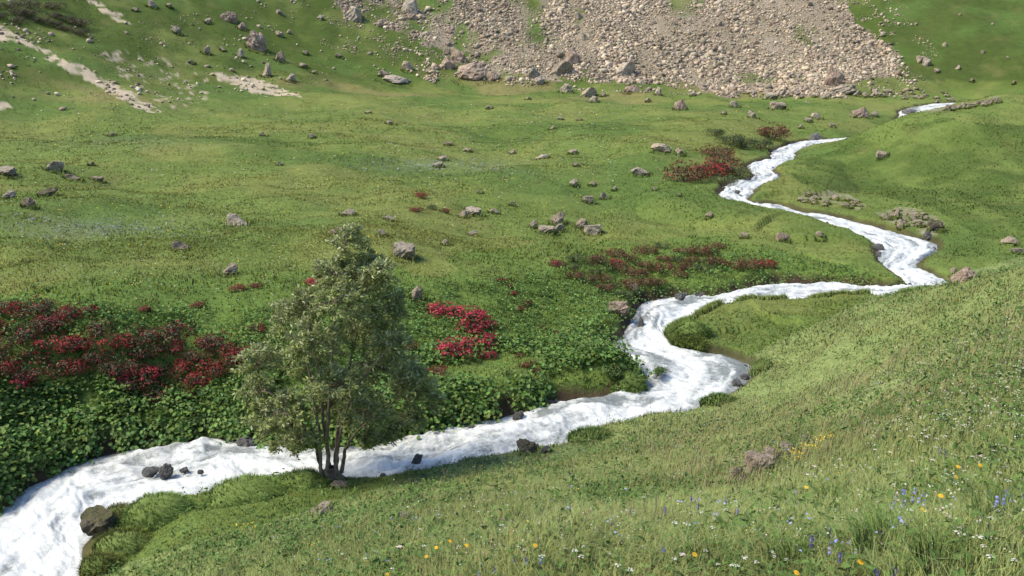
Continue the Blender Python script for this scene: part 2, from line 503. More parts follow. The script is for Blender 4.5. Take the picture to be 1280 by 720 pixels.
def mat_leafy(name, trans=0.3, rough=0.55, spec=0.3, attr='tint', backmix=None, hv=0.0, up=0.0):
    m, nt = new_mat(name)
    t = NT(nt)
    c = t.attr(attr, 'Color')
    if backmix:
        geo = t.n('ShaderNodeNewGeometry')
        c = t.mix(t.math('MULTIPLY', geo.outputs['Backfacing'], 0.8), c, backmix)
    if hv:
        oi = t.n('ShaderNodeObjectInfo')
        c = t.mix(1.0, c, t.ramp(oi.outputs['Random'], [(0.0, 1 - hv), (1.0, 1 + hv)]), 'MULTIPLY')
    p = t.n('ShaderNodeBsdfPrincipled', ins={'Base Color': c, 'Roughness': rough, 'Specular IOR Level': spec})
    tr = t.n('ShaderNodeBsdfTranslucent', ins={'Color': c})
    if up:                                                # soft, brush-like shading of massed blades
        gn = t.n('ShaderNodeNewGeometry').outputs['Normal']
        sc_ = t.n('ShaderNodeVectorMath', operation='SCALE', ins={0: gn, 'Scale': 1 - up})
        ad = t.n('ShaderNodeVectorMath', operation='ADD', ins={0: sc_.outputs[0], 1: (0, 0, up)})
        nr = t.n('ShaderNodeVectorMath', operation='NORMALIZE', ins={0: ad.outputs[0]})
        nt.links.new(nr.outputs[0], p.inputs['Normal']); nt.links.new(nr.outputs[0], tr.inputs['Normal'])
    mx = t.n('ShaderNodeMixShader', ins={0: trans, 1: p.outputs[0], 2: tr.outputs[0]})
    t.out(mx.outputs[0])
    return m


def mat_rock(name, dark, mid, light, lichen=(0.42, 0.40, 0.34), moss=0.0, wet=False, sc=1.0):
    m, nt = new_mat(name)
    t = NT(nt)
    co = t.coord()
    oi = t.n('ShaderNodeObjectInfo')
    vec = t.n('ShaderNodeVectorMath', operation='ADD', ins={0: co}).outputs[0]
    cmb = t.n('ShaderNodeCombineXYZ', ins={0: t.math('MULTIPLY', oi.outputs['Random'], 37.0), 1: t.math('MULTIPLY', oi.outputs['Random'], 91.0)})
    nt.links.new(cmb.outputs[0], vec.node.inputs[1])
    f1 = t.noise(vec, 1.8 * sc, 7, 0.65)
    f2 = t.noise(vec, 7 * sc, 5, 0.65)
    f3 = t.noise(vec, 3.2 * sc, 4, 0.7)
    c = t.ramp(f1, [(0.28, dark), (0.5, mid), (0.72, light)])
    c = t.mix(1.0, c, t.ramp(f2, [(0.3, 0.65), (0.7, 1.25)]), 'MULTIPLY')
    c = t.mix(t.ramp(f3, [(0.58, 0.0), (0.66, 0.6)]), c, lichen)
    c = t.mix(1.0, c, t.ramp(oi.outputs['Random'], [(0, (0.82, 0.80, 0.78)), (1, (1.12, 1.08, 1.04))]), 'MULTIPLY')
    if moss:
        geo = t.n('ShaderNodeNewGeometry')
        sep = t.n('ShaderNodeSeparateXYZ', ins={0: geo.outputs['Normal']})
        k = t.math('ADD', sep.outputs[2], t.math('MULTIPLY', t.math('SUBTRACT', f3, 0.5), 1.6))
        c = t.mix(t.ramp(k, [(0.45, 0.0), (0.85, moss)]), c, (0.085, 0.085, 0.028))
    b = t.bump(t.math('ADD', f2, t.math('MULTIPLY', f1, 1.5)), 0.8, 0.12)
    p = t.n('ShaderNodeBsdfPrincipled', ins={'Base Color': c, 'Roughness': 0.45 if wet else 0.9, 'Normal': b, 'Specular IOR Level': 0.5 if wet else 0.2})
    t.out(p.outputs[0])
    return m


def mat_plain(name, c1, c2, scale=8, rough=0.8, trans=0.0, spec=0.3):
    m, nt = new_mat(name)
    t = NT(nt)
    f = t.noise(t.coord(), scale, 4)
    c = t.ramp(f, [(0.3, c1), (0.7, c2)])
    p = t.n('ShaderNodeBsdfPrincipled', ins={'Base Color': c, 'Roughness': rough, 'Specular IOR Level': spec})
    if trans:
        tr = t.n('ShaderNodeBsdfTranslucent', ins={'Color': c})
        t.out(t.n('ShaderNodeMixShader', ins={0: trans, 1: p.outputs[0], 2: tr.outputs[0]}).outputs[0])
    else:
        t.out(p.outputs[0])
    return m


def mat_water():
    m, nt = new_mat('white_water')
    t = NT(nt)
    co = t.coord()
    foam = t.attr('foam')
    f = t.noise(co, 7.0, 6, 0.7)
    f2 = t.noise(co, 26.0, 4, 0.6)
    k = t.math('ADD', foam, t.math('MULTIPLY', t.math('SUBTRACT', t.math('ADD', t.math('MULTIPLY', f, 0.6), t.math('MULTIPLY', t.noise(co, 15.0, 5, 0.7), 0.4)), 0.5), 1.9))
    fac = t.ramp(k, [(0.15, 0.0), (0.75, 1.0)])
    body = t.mix(f, (0.115, 0.12, 0.115), (0.24, 0.265, 0.265))
    white = t.mix(t.ramp(f2, [(0.3, 0.0), (0.7, 1.0)]), (0.45, 0.47, 0.465), (0.59, 0.60, 0.59))
    c = t.mix(fac, body, white)
    rgh = t.ramp(fac, [(0.0, 0.12), (1.0, 0.55)])
    b = t.bump(t.math('ADD', f, t.math('MULTIPLY', f2, 0.5)), 0.5, 0.06)
    p = t.n('ShaderNodeBsdfPrincipled', ins={'Base Color': c, 'Roughness': rgh, 'Normal': b, 'IOR': 1.33, 'Specular IOR Level': 0.4})
    t.out(p.outputs[0])
    return m


# ------------------------------------------------------------------ mesh helpers
def mesh_np(name, V, Fc, mat, tints=None, smooth=False, parent=None, attrs=None, link=True):
    V = np.asarray(V, np.float32); Fc = np.asarray(Fc, np.int32)
    me = bpy.data.meshes.new(name)
    k = Fc.shape[1]
    me.vertices.add(len(V)); me.vertices.foreach_set('co', V.ravel())
    me.loops.add(Fc.size); me.loops.foreach_set('vertex_index', Fc.ravel())
    me.polygons.add(len(Fc)); me.polygons.foreach_set('loop_start', np.arange(0, Fc.size, k, dtype=np.int32))
    if smooth:
        me.polygons.foreach_set('use_smooth', np.ones(len(Fc), bool))
    me.update(calc_edges=True)
    if tints is not None:
        a = me.attributes.new('tint', 'FLOAT_COLOR', 'POINT')
        c = np.ones((len(V), 4), np.float32); c[:, :3] = tints
        a.data.foreach_set('color', c.ravel())
    for nm, arr in (attrs or {}).items():
        a = me.attributes.new(nm, 'FLOAT', 'POINT')
        a.data.foreach_set('value', np.asarray(arr, np.float32).ravel())
    me.materials.append(mat)
    o = bpy.data.objects.new(name, me)
    if link:
        COL.objects.link(o)
    if parent is not None:
        o.parent = parent
    return o


def tag(o, label=None, cat=None, group=None, kind=None):
    if label: o['label'] = label
    if cat: o['category'] = cat
    if group: o['group'] = group
    if kind: o['kind'] = kind
    return o


def empty(name, loc, rz=0.0):
    o = bpy.data.objects.new(name, None)
    COL.objects.link(o)
    o.empty_display_size = 0.1
    o.location = loc; o.rotation_euler = (0, 0, rz)
    return o


def dup(root, loc, rz, scale=1.0, label=None, group=None, tilt=(0, 0)):
    r = root.copy(); COL.objects.link(r)
    r.location = loc; r.rotation_euler = (tilt[0], tilt[1], rz)
    r.scale = scale if hasattr(scale, '__len__') else (scale,) * 3
    if label: r['label'] = label
    if group: r['group'] = group
    elif 'group' in r.keys(): del r['group']
    for ch in root.children:
        c = ch.copy(); COL.objects.link(c); c.parent = r
        for g in ch.children:
            d = g.copy(); COL.objects.link(d); d.parent = c
    return r


M_GROUND = mat_ground()
M_GRASS = mat_leafy('grass_blades', 0.03, 0.75, 0.12, up=0.85)
M_LEAF = mat_leafy('bank_leaves', 0.35, 0.6, 0.2, up=0.35)
M_ROCK = mat_rock('pale_stone', (0.20, 0.16, 0.12), (0.33, 0.275, 0.21), (0.45, 0.385, 0.305))
M_ROCKG = mat_rock('grey_stone', (0.20, 0.174, 0.14), (0.335, 0.292, 0.235), (0.45, 0.40, 0.33), lichen=(0.42, 0.41, 0.33))
M_ROCKR = mat_rock('reddish_stone', (0.19, 0.135, 0.105), (0.31, 0.235, 0.185), (0.41, 0.335, 0.27))
M_ROCKW = mat_rock('wet_stone', (0.06, 0.06, 0.06), (0.12, 0.118, 0.115), (0.20, 0.195, 0.185), lichen=(0.17, 0.17, 0.155), wet=True)
M_ROCKM = mat_rock('mossy_stone', (0.09, 0.078, 0.06), (0.17, 0.145, 0.115), (0.26, 0.235, 0.195), lichen=(0.2, 0.19, 0.14), moss=0.75)
M_WATER = mat_water()
M_BARK = mat_plain('bark', (0.11, 0.082, 0.06), (0.27, 0.21, 0.165), 14, 0.9)

# ------------------------------------------------------------------ ground
na_, nr_ = GX.shape
idx = np.arange(na_ * nr_).reshape(na_, nr_)
quads = np.stack([idx[:-1, :-1], idx[1:, :-1], idx[1:, 1:], idx[:-1, 1:]], -1).reshape(-1, 4)
quads = quads[:, ::-1]
ground = mesh_np('ground', np.stack([GX, GY, GZ], -1).reshape(-1, 3), quads, M_GROUND, tints=tint.reshape(-1, 3), smooth=True,
                 attrs={'scree': scree, 'dirt': dirt, 'rubble': rub, 'soil': np.where(DS < 90, soil, 0)})
if ground.data.polygons[len(quads) // 2].normal.z < 0:
    ground.data.flip_normals()
tag(ground, 'green meadow ground of a mountain valley with slopes on both sides', kind='structure')

# ------------------------------------------------------------------ the stream
ncs = len(CA)
arc_c = np.concatenate([[0], np.cumsum(np.linalg.norm(np.diff(0.5 * (CA + CB)[:, :2], axis=0), axis=1))])
Ns, Nt = 2200, 56
# denser near the camera
dist_c = np.hypot(*(0.5 * (CA + CB)[:, :2]).T)
wgt = np.concatenate([[0], np.cumsum(np.diff(arc_c) / dist_c[1:])])
sp = np.interp(np.linspace(0, wgt[-1], Ns), wgt, arc_c)
a3 = np.stack([np.interp(sp, arc_c, CA[:, k]) for k in range(3)], 1)
b3 = np.stack([np.interp(sp, arc_c, CB[:, k]) for k in range(3)], 1)
tt = np.linspace(0, 1, Nt)
wv_ = b3 - a3
wl = np.linalg.norm(wv_[:, :2], axis=1)
ext = np.minimum(0.45, 0.25 * wl) / wl
T = -ext[:, None] + (1 + 2 * ext[:, None]) * tt[None]
WX = a3[:, None, 0] + wv_[:, None, 0] * T
WY = a3[:, None, 1] + wv_[:, None, 1] * T
WZ = (a3[:, 2] * 0.5 + b3[:, 2] * 0.5)[:, None] + 0 * T
SG = np.broadcast_to(sp[:, None], T.shape)
CR = (T - 0.5) * wl[:, None]
wob = 0.6 * fbm(SG * 0.5, CR * 0.5, 201, 2)
n1 = fbm(SG * 0.9 + wob, CR * 1.5, 203, 4)
n2 = 1 - 2 * np.abs(fbm(SG * 1.6 + wob, CR * 2.4 + wob, 207, 4))
edge = ss(0.0, 0.16, np.minimum(T, 1 - T))
WZ = WZ + edge * (0.15 * fbm(SG * 0.55 + wob, CR * 0.9, 203, 2) + 0.055 * n2 + 0.05 * n1 + 0.05 * (0.5 - np.abs(fbm(SG * 2.6 + wob, CR * 3.2, 209, 4))) + 0.03 * fbm(SG * 5 + wob, CR * 6, 227, 3)) + 0.05 * edge - 0.03
foam = 0.52 + 0.26 * n2 + 0.50 * fbm(SG * 0.40 + wob, CR * 2.2, 211, 4) + 0.36 * fbm(SG * 0.9, CR * 6.0 + wob, 215, 4) + 0.30 * fbm(SG * 3.2 + 2 * wob, CR * 5.0, 223, 4)
foam = foam * (0.30 + 0.70 * ss(-0.02, 0.13 + 0.07 * fbm(SG * 1.2, SG * 0, 217, 3)[..., :], np.minimum(T, 1 - T)))
wpu, wpv, _d = project(WX, WY, WZ)
pool = np.exp(-(((wpu - 915) / 38) ** 2 + ((wpv - 462) / 22) ** 2))
foam -= 0.75 * pool * (1 - 0.8 * ss(0.0, 0.4, fbm(SG * 1.4, CR * 4, 219, 3)))
foam += 0.22 * np.exp(-(((wpu - 60) / 140) ** 2 + ((wpv - 660) / 60) ** 2))
for cu, cv, su, sv, k in ((745, 498, 30, 5, .6), (820, 447, 20, 6, .35), (690, 515, 26, 5, .5), (290, 560, 30, 6, .5), (860, 376, 18, 4, .7), (798, 400, 5, 12, .5), (1140, 140, 8, 6, .7)):
    foam -= k * np.exp(-(((wpu - cu) / su) ** 2 + ((wpv - cv) / sv) ** 2))
wi = np.arange(Ns * Nt).reshape(Ns, Nt)
wq = np.stack([wi[:-1, :-1], wi[1:, :-1], wi[1:, 1:], wi[:-1, 1:]], -1).reshape(-1, 4)
water = mesh_np('stream_water', np.stack([WX, WY, WZ], -1).reshape(-1, 3), wq, M_WATER, smooth=True, attrs={'foam': foam})
if water.data.polygons[len(wq) // 2].normal.z < 0:
    water.data.flip_normals()
tag(water, 'white foaming mountain stream winding down the valley', kind='structure')


# ------------------------------------------------------------------ grass
def blades(P, h, w, lean, ang, tints, mid=0.6):
    """each blade: two quads' worth of triangles, bent over by its lean"""
    n = len(P)
    side = np.stack([np.cos(ang), np.sin(ang), np.zeros(n)], 1) * (w * 0.5)[:, None]
    ld = lean
    up = np.zeros((n, 3)); up[:, 2] = 1
    b = P - up * 0.03
    m_ = P + up * (h * mid)[:, None] + ld * (h * 0.28)[:, None]
    tp = P + up * (h * (1 - 0.35 * np.clip((ld ** 2).sum(1), 0, 1)))[:, None] + ld * h[:, None]
    V = np.stack([b - side, b + side, m_ - side * 0.75, m_ + side * 0.75, tp], 1).reshape(-1, 3)
    k = np.arange(n)[:, None] * 5
    Fc = np.concatenate([k + [0, 1, 3], k + [0, 3, 2], k + [2, 3, 4]], 1).reshape(-1, 3)
    C_ = np.repeat(tints, 5, axis=0)
    return V, Fc, C_


def scatter(n, az0, az1, r0, r1):
    a = R(1) * rng.uniform(az0, az1, n)
    r = np.exp(rng.uniform(math.log(r0), math.log(r1), n))
    return r * np.sin(a), r * np.cos(a), r


EXC = []
for eu, ev, er in ((946, 586, 34), (925, 596, 20), (966, 573, 18), (981, 564, 13), (1007, 554, 10), (655, 660, 44), (628, 658, 20), (400, 640, 17), (508, 647, 13), (424, 608, 14), (1205, 350, 15)):
    q_ = hit1(eu, ev)
    EXC.append((q_[0], q_[1], er * px_m(q_)))
EXC = np.array(EXC)


def grass_layer(n, r0, r1, hfun, wk, az0=-37, az1=37, lean=0.45, keep=None, dens=0.5):
    x, y, r = scatter(n, az0, az1, r0, r1)
    d = gi(DS, x, y)
    ok = (d > 0.12) & (gi(scree, x, y) < rng.uniform(0.1, 0.6, n)) & (gi(dirt, x, y) < 0.35) & (gi(rub, x, y) < 0.35)
    for e_ in EXC:
        ok &= ((x - e_[0]) ** 2 + ((y - e_[1] + 0.25 * e_[2]) / 1.6) ** 2 > (1.25 * e_[2]) ** 2) | (rng.uniform(0, 1, n) < 0.12)
    cl = fbm(x / 0.55, y / 0.55, 301, 3) + 0.5 * fbm(x / 2.5, y / 2.5, 303, 2)
    ok &= rng.uniform(-1, 1, n) < cl * 1.3 + dens
    if keep is not None:
        ok &= keep(x, y)
    x, y, r, cl, d = x[ok], y[ok], r[ok], cl[ok], d[ok]
    z = gi(GZ, x, y)
    n = len(x)
    u, v, _ = project(x, y, z)
    h = hfun(x, y, r, u, v, d) * rng.uniform(0.45, 1.2, n) * (1 + 0.35 * np.clip(cl, -1, 1))
    ang = rng.uniform(0, math.pi * 2, n)
    wind = fbm(x / 3, y / 3, 307, 2)
    la = np.stack([rng.normal(0.42 + 0.4 * wind, lean, n), rng.normal(-0.05, lean, n), np.zeros(n)], 1)
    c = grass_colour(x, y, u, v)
    lu = gi(lush, x, y)
    c = lerp3(c, (0.092, 0.148, 0.029), 0.75 * lu)
    c *= (1 + rng.uniform(-0.2, 0.2, n) * (1 - 0.5 * ss(12, 30, r)))[:, None]
    c *= (1 + 0.28 * ss(13, 5, r))[:, None]
    c *= ((1 + 0.22 * fbm(x / 0.8, y / 0.8, 311, 2)))[:, None]
    c *= np.stack([rng.uniform(0.85, 1.25, n), np.ones(n), rng.uniform(0.8, 1.3, n)], 1)
    w = np.maximum(0.0045, r * 0.0011 * wk) * rng.uniform(0.7, 1.3, n)
    return blades(np.stack([x, y, z], 1), h, w, la, ang, c)


def join(parts):
    V, Fc, C_ = [], [], []
    o = 0
    for v, f, c in parts:
        V.append(v); Fc.append(f + o); C_.append(c); o += len(v)
    return np.concatenate(V), np.concatenate(Fc), np.concatenate(C_)


def h_near(x, y, r, u, v, d):
    return 0.075 + 0.145 * ss(16, 5, r) + 0.05 * fbm(x / 1.5, y / 1.5, 321, 2)


def h_far(x, y, r, u, v, d):
    return 0.050 + 0.0003 * np.minimum(r, 60) + 0.05 * fbm(x / 2.5, y / 2.5, 323, 2)


def not_lush(x, y):
    return gi(lush, x, y) < 0.5


def is_lush(x, y):
    return gi(lush, x, y) >= 0.5


near = join([grass_layer(330000, 3.0, 14, h_near, 0.65, lean=0.6, dens=0.6), grass_layer(70000, 2.6, 16, h_near, 0.8, az0=37, az1=56, lean=0.6, dens=0.6), grass_layer(40000, 2.6, 12, h_near, 0.8, az0=-56, az1=-37, lean=0.6, dens=0.6), grass_layer(260000, 14, 34, h_near, 0.8, lean=0.6, dens=0.6, keep=not_lush)])
tj = rng.integers(300, len(EB) - 900, 5200)
tj = tj[np.hypot(EB[tj, 0], EB[tj, 1]) < 33]
tj = tj[fbm(EB[tj, 0] / 0.9, EB[tj, 1] / 0.9, 341, 2) > -0.15]
tk = np.repeat(tj, 9); n = len(tk)
off = rng.uniform(-0.03, 0.28, n)
x = EB[tk, 0] + NB[tk, 0] * off + rng.normal(0, 0.06, n); y = EB[tk, 1] + NB[tk, 1] * off + rng.normal(0, 0.06, n)
z = np.maximum(gi(GZ, x, y), EB[tk, 2] + 0.02)
u, v, _ = project(x, y, z)
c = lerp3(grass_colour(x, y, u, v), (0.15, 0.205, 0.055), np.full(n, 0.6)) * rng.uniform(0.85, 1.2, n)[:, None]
ln = np.stack([-NB[tk, 0] * 0.45 + rng.normal(0, 0.4, n), -NB[tk, 1] * 0.45 + rng.normal(0, 0.4, n), 0 * x], 1)
near = join([near, blades(np.stack([x, y, z], 1), rng.uniform(0.08, 0.24, n), np.maximum(0.006, np.hypot(x, y) * 0.0009), ln, rng.uniform(0, 6.28, n), c)])
o = mesh_np('meadow_grass', *near[:2], M_GRASS, tints=near[2])
tag(o, 'tall wispy meadow grass covering the slope on the near side of the stream', 'grass', kind='stuff')
lg = grass_layer(170000, 15, 42, lambda x, y, r, u, v, d: 0.11 + 0.05 * fbm(x / 1.2, y / 1.2, 325, 2), 1.1, lean=0.7, keep=is_lush, dens=0.6)
o = mesh_np('bank_grass', *lg[:2], M_GRASS, tints=lg[2])
tag(o, 'lush dark green grass on the far bank of the stream', 'grass', kind='stuff')
fg = join([grass_layer(230000, 24, 75, h_far, 0.9, lean=0.8, keep=lambda x, y: not_lush(x, y) & (np.hypot(x, y) > 34 - 4 * (x < 0)), dens=0.7), grass_layer(60000, 70, 112, h_far, 0.9, lean=0.8, dens=0.5)])
o = mesh_np('pasture_grass', *fg[:2], M_GRASS, tints=fg[2])
tag(o, 'short green pasture grass on the terrace and hillsides beyond the stream', 'grass', kind='stuff')

# seed heads and dry stalks of the near slope
x, y, r = scatter(16000, -8, 37, 3.2, 24)
u, v, _ = project(x, y, gi(GZ, x, y))
kk = fbm(x / 2.2, y / 2.2, 331, 3) + 0.5 * in_poly([(780, 560), (1040, 460), (1300, 390), (1600, 330), (1600, 480), (1080, 570), (880, 620)], u, v)
ok = (gi(DS, x, y) > 0.4) & (rng.uniform(0, 1, len(x)) < ss(-0.1, 0.7, kk) * 0.8) & (gi(lush, x, y) < .5)
x, y, r = x[ok], y[ok], r[ok]; n = len(x)
P = np.stack([x, y, gi(GZ, x, y)], 1)
h = rng.uniform(0.22, 0.36, n)
ln = np.stack([rng.normal(0.55, 0.35, n), rng.normal(0, 0.35, n), np.zeros(n)], 1)
c = np.array([0.200, 0.195, 0.10]) * rng.uniform(0.7, 1.3, n)[:, None] * np.stack([rng.uniform(.9, 1.2, n), np.ones(n), np.ones(n)], 1)
st = blades(P, h, np.maximum(0.003, r * 0.0006), ln, rng.uniform(0, 6.28, n), c, 0.7)
# the panicle: a slim spindle at the tip
tp = P + np.stack([np.zeros(n), np.zeros(n), h * (1 - 0.35 * np.clip((ln ** 2).sum(1), 0, 1))], 1) + ln * h[:, None] * 0.95
pc = blades(tp - np.array([0, 0, 0.05]), np.full(n, 0.06), np.maximum(0.007, r * 0.0008), ln * 0.6, rng.uniform(0, 6.28, n), c * np.array([1.15, 1.0, 0.95]), 0.55)
sh_ = join([st, pc])
o = mesh_np('seed_head_grass', *sh_[:2], M_GRASS, tints=sh_[2])
tag(o, 'brownish flowering grass heads swaying over the near slope', 'grass', kind='stuff')


# ------------------------------------------------------------------ leaf clusters
def leaf_set(P, nrm, dirv, length, width, tints, fold=0.18):
    """leaves as two folded halves, six points each"""
    n = len(P)
    nrm = nrm / (np.linalg.norm(nrm, axis=1)[:, None] + 1e-9)
    dirv = dirv - nrm * (dirv * nrm).sum(1)[:, None]
    dirv = dirv / (np.linalg.norm(dirv, axis=1)[:, None] + 1e-9)
    sd = np.cross(nrm, dirv)
    L = length[:, None]; W = width[:, None] * 0.5
    up = nrm * W * fold * 2
    a = P; tip = P + dirv * L - nrm * L * 0.15
    mid = P + dirv * L * 0.5 + 0 * nrm
    l1 = P + dirv * L * 0.28 + sd * W * 0.9 + up; l2 = P + dirv * L * 0.68 + sd * W * 0.8 + up * 0.6
    r1 = P + dirv * L * 0.28 - sd * W * 0.9 + up; r2 = P + dirv * L * 0.68 - sd * W * 0.8 + up * 0.6
    V = np.stack([a, tip, mid, l1, l2, r1, r2], 1).reshape(-1, 3)
    k = np.arange(n)[:, None] * 7
    Fc = np.concatenate([k + [0, 2, 3], k + [3, 2, 4], k + [2, 1, 4], k + [0, 5, 2], k + [5, 6, 2], k + [2, 6, 1]], 1).reshape(-1, 3)
    return V, Fc, np.repeat(tints, 7, axis=0)


def rand_dir(n, up=0.0):
    v = rng.normal(0, 1, (n, 3)); v[:, 2] += up
    return v / np.linalg.norm(v, axis=1)[:, None]


# ------------------------------------------------------------------ stones
def rock_mesh(name, seed, mat, cuts=9, sub=4, rough=0.10):
    rr = np.random.default_rng(seed)
    bm = bmesh.new()
    bmesh.ops.create_icosphere(bm, subdivisions=sub, radius=1.0)
    P = np.array([v.co[:] for v in bm.verts])
    P *= np.array([1.0, rr.uniform(0.7, 0.95), rr.uniform(0.75, 0.95)])
    for k in range(cuts):
        n = rr.normal(0, 1, 3); n /= np.linalg.norm(n)
        d = rr.uniform(0.40, 0.76)
        s = P @ n
        P = P - np.outer(np.maximum(s - d, 0), n) * 0.93
    w = fbm(P[:, 0] * 1.7 + P[:, 2] * 1.1 + seed, P[:, 1] * 1.7 - P[:, 2] * 1.3, seed, 4)
    w2 = np.abs(fbm(P[:, 0] * 3.1 - P[:, 2] * 2.3 + seed, P[:, 1] * 3.3 + P[:, 2] * 1.9, seed + 50, 4))
    w3 = fbm(P[:, 0] * 9 + P[:, 2] * 5, P[:, 1] * 9 - P[:, 2] * 6, seed + 80, 3)
    P *= (1 + rough * 2.0 * w - 0.32 * w2 + 0.05 * w3)[:, None]
    P -= (P.max(0) + P.min(0)) / 2
    P /= (P.max(0) - P.min(0)) / 2
    for v, p in zip(bm.verts, P):
        v.co = p
    me = bpy.data.meshes.new(name)
    bm.to_mesh(me); bm.free()
    me.polygons.foreach_set('use_smooth', np.zeros(len(me.polygons), bool))
    me.materials.append(mat)
    return me


ROCKS = {}
for key, m_, cnt in (('pale', M_ROCK, 6), ('grey', M_ROCKG, 6), ('red', M_ROCKR, 4), ('wet', M_ROCKW, 4), ('moss', M_ROCKM, 3)):
    ROCKS[key] = [rock_mesh('boulder', 500 + 17 * i + hash_, m_, cuts=(14 if key != 'wet' else 9)) for i in range(cnt) for hash_ in [len(key) * 5]]
ROCK_AT = []


def boulder(u, v, w, h, kind, label, group=None, name='boulder', sink=0.36, rz=None, p=None, roll=0.0, level=None):
    """a stone whose visible outline is w x h photograph pixels, centred on pixel (u, v)"""
    if p is None:
        p = hit1(u, v + h * 0.42)
        if name == 'wet_rock' and gi(DS, p[:1], p[1:2])[0] < 0.1:
            p = PZ(u, v + h * 0.42, float(gi(DW, p[:1], p[1:2])[0]))
            level = p[2]
    s = px_m(p)
    if p[1] > 75:
        w, h = 0.88 * w, 0.88 * h
    hw = 0.5 * w * s
    hh = 0.5 * h * s / (1 - sink)
    me = random.choice(ROCKS[kind])
    o = bpy.data.objects.new(name, me); COL.objects.link(o)
    dep = hw * random.uniform(0.7, 0.95)
    o.scale = (hw, dep, hh)
    q = np.array(p, float)
    # the centre stands half a depth behind the foot that shows
    yy = q[1] + dep * 0.5; xx = q[0] * yy / q[1]
    zz = float(gi(GZ, np.array([xx]), np.array([yy]))[0]) if level is None else level
    o.location = (xx, yy, min(zz, q[2] + 0.3 * hh) + hh * (1 - 2 * sink))
    o.rotation_euler = (random.uniform(-0.15, 0.15), roll, random.uniform(-0.35, 0.35) + random.choice((0, math.pi)) if rz is None else rz)
    if kind != 'wet': ROCK_AT.append((q[0], q[1], hw, hh))
    tag(o, label, 'rock' if name != 'boulder' else 'boulder', group)
    return o


B = boulder
# left hillside
B(322, 52, 28, 24, 'red', 'largest brownish boulder on the left hillside, leaning in the grass', roll=0.4)
B(287, 22, 24, 13, 'red', 'long brownish boulder above the largest boulder of the left hillside')
B(303, 33, 14, 9, 'red', 'small brown stone wedged between the two large boulders on the left hillside')
B(333, 88, 15, 19, 'pale', 'pale upright block under the largest boulder of the left hillside')
B(350, 71, 15, 14, 'red', 'brown stone at the right foot of the largest left hillside boulder')
B(362, 97, 17, 10, 'grey', 'low grey stone right of the pale upright block on the left hillside')
B(257, 62, 14, 11, 'pale', 'whitish stone left of the largest boulder on the left hillside')
B(300, 66, 14, 11, 'grey', 'grey stone between the whitish stone and the largest left hillside boulder')
for u, v, w, h in ((190, 5, 14, 9), (222, 38, 12, 10), (260, 26, 10, 7), (350, 16, 14, 7), (350, 43, 12, 8), (382, 66, 8, 5), (424, 69, 9, 5), (240, 77, 8, 5), (279, 61, 8, 6), (400, 22, 10, 6), (380, 82, 12, 6), (392, 90, 8, 4), (360, 40, 9, 5), (212, 7, 8, 5), (170, 12, 9, 5)):
    B(u, v, w, h, random.choice(('pale', 'pale', 'grey')), 'small pale stone scattered in the grass of the left hillside', 'small stones on the left hillside', name='stone')
# foot of the scree
B(440, 18, 30, 17, 'grey', 'grey boulder at the upper left corner of the scree', rz=0.1)
B(514, 8, 26, 24, 'grey', 'tall grey slab cut off by the top edge, left part of the scree', roll=0.5)
B(494, 100, 44, 8, 'grey', 'long flat grey slab in the grass left of the scree foot')
B(480, 92, 15, 7, 'pale', 'pale stone lying just above the long flat slab')
B(510, 83, 18, 12, 'pale', 'pale block above the right end of the long flat slab')
B(572, 70, 24, 20, 'red', 'reddish boulder topping the reddish outcrop at the scree foot')
B(590, 90, 46, 20, 'red', 'widest reddish boulder of the outcrop at the left scree foot')
B(616, 96, 20, 12, 'red', 'dark reddish boulder at the right end of the reddish outcrop')
B(560, 80, 22, 14, 'red', 'reddish boulder at the left end of the reddish outcrop')
B(716, 71, 24, 20, 'red', 'rusty boulder standing above the middle of the scree foot')
B(702, 86, 34, 18, 'pale', 'pale wide boulder under the rusty boulder at the scree foot')
B(668, 92, 20, 16, 'grey', 'grey boulder left of the pale wide boulder at the scree foot')
B(780, 87, 32, 17, 'grey', 'wide grey boulder at the scree foot with a shaded right face')
B(674, 101, 20, 11, 'grey', 'grey stone in the meadow edge below the scree foot, left of the cluster')
B(706, 110, 22, 10, 'grey', 'low grey stone below the pale wide boulder')
B(736, 116, 24, 12, 'pale', 'pale cracked stone in the cluster below the scree foot')
B(741, 124, 16, 9, 'grey', 'grey stone under the pale cracked stone below the scree foot')
B(790, 111, 22, 9, 'red', 'flat brown stone in the meadow below the wide grey boulder')
B(822, 114, 12, 12, 'grey', 'small upright grey stone right of the flat brown stone')
B(850, 131, 18, 15, 'red', 'lone reddish boulder standing in the meadow below the scree')
B(1041, 97, 28, 26, 'red', 'biggest boulder at the right foot of the scree')
B(1052, 112, 44, 10, 'grey', 'long grey stone under the biggest boulder of the right scree foot')
B(962, 120, 16, 9, 'grey', 'grey stone at the left end of the stone band under the scree')
B(972, 132, 22, 10, 'pale', 'pale flat stone in the meadow below the stone band')
B(918, 130, 14, 9, 'grey', 'grey stone left of the pale flat stone in the meadow')
B(940, 143, 16, 10, 'grey', 'grey stone in grass above the dark red bushes of the upper stream')
B(1021, 145, 18, 9, 'grey', 'grey boulder left of the blocky brown boulder')
B(1076, 141, 27, 14, 'red', 'blocky brown boulder in the meadow left of the distant stream')
B(1092, 142, 12, 8, 'grey', 'small grey stone at the right side of the blocky brown boulder')
B(1151, 75, 12, 8, 'pale', 'whitish stone touching the grey boulder right of the scree')
B(1159, 78, 16, 11, 'grey', 'grey boulder on the green hillside right of the scree')
B(1171, 89, 10, 6, 'pale', 'small pale stone below the grey boulder right of the scree')
B(1019, 174, 18, 10, 'wet', 'dark boulder in the bend at the upper end of the visible stream')
B(828, 186, 30, 9, 'pale', 'whitish flat stone in the meadow left of the dark red bushes')
B(850, 190, 14, 9, 'pale', 'small whitish stone right of the whitish flat stone')
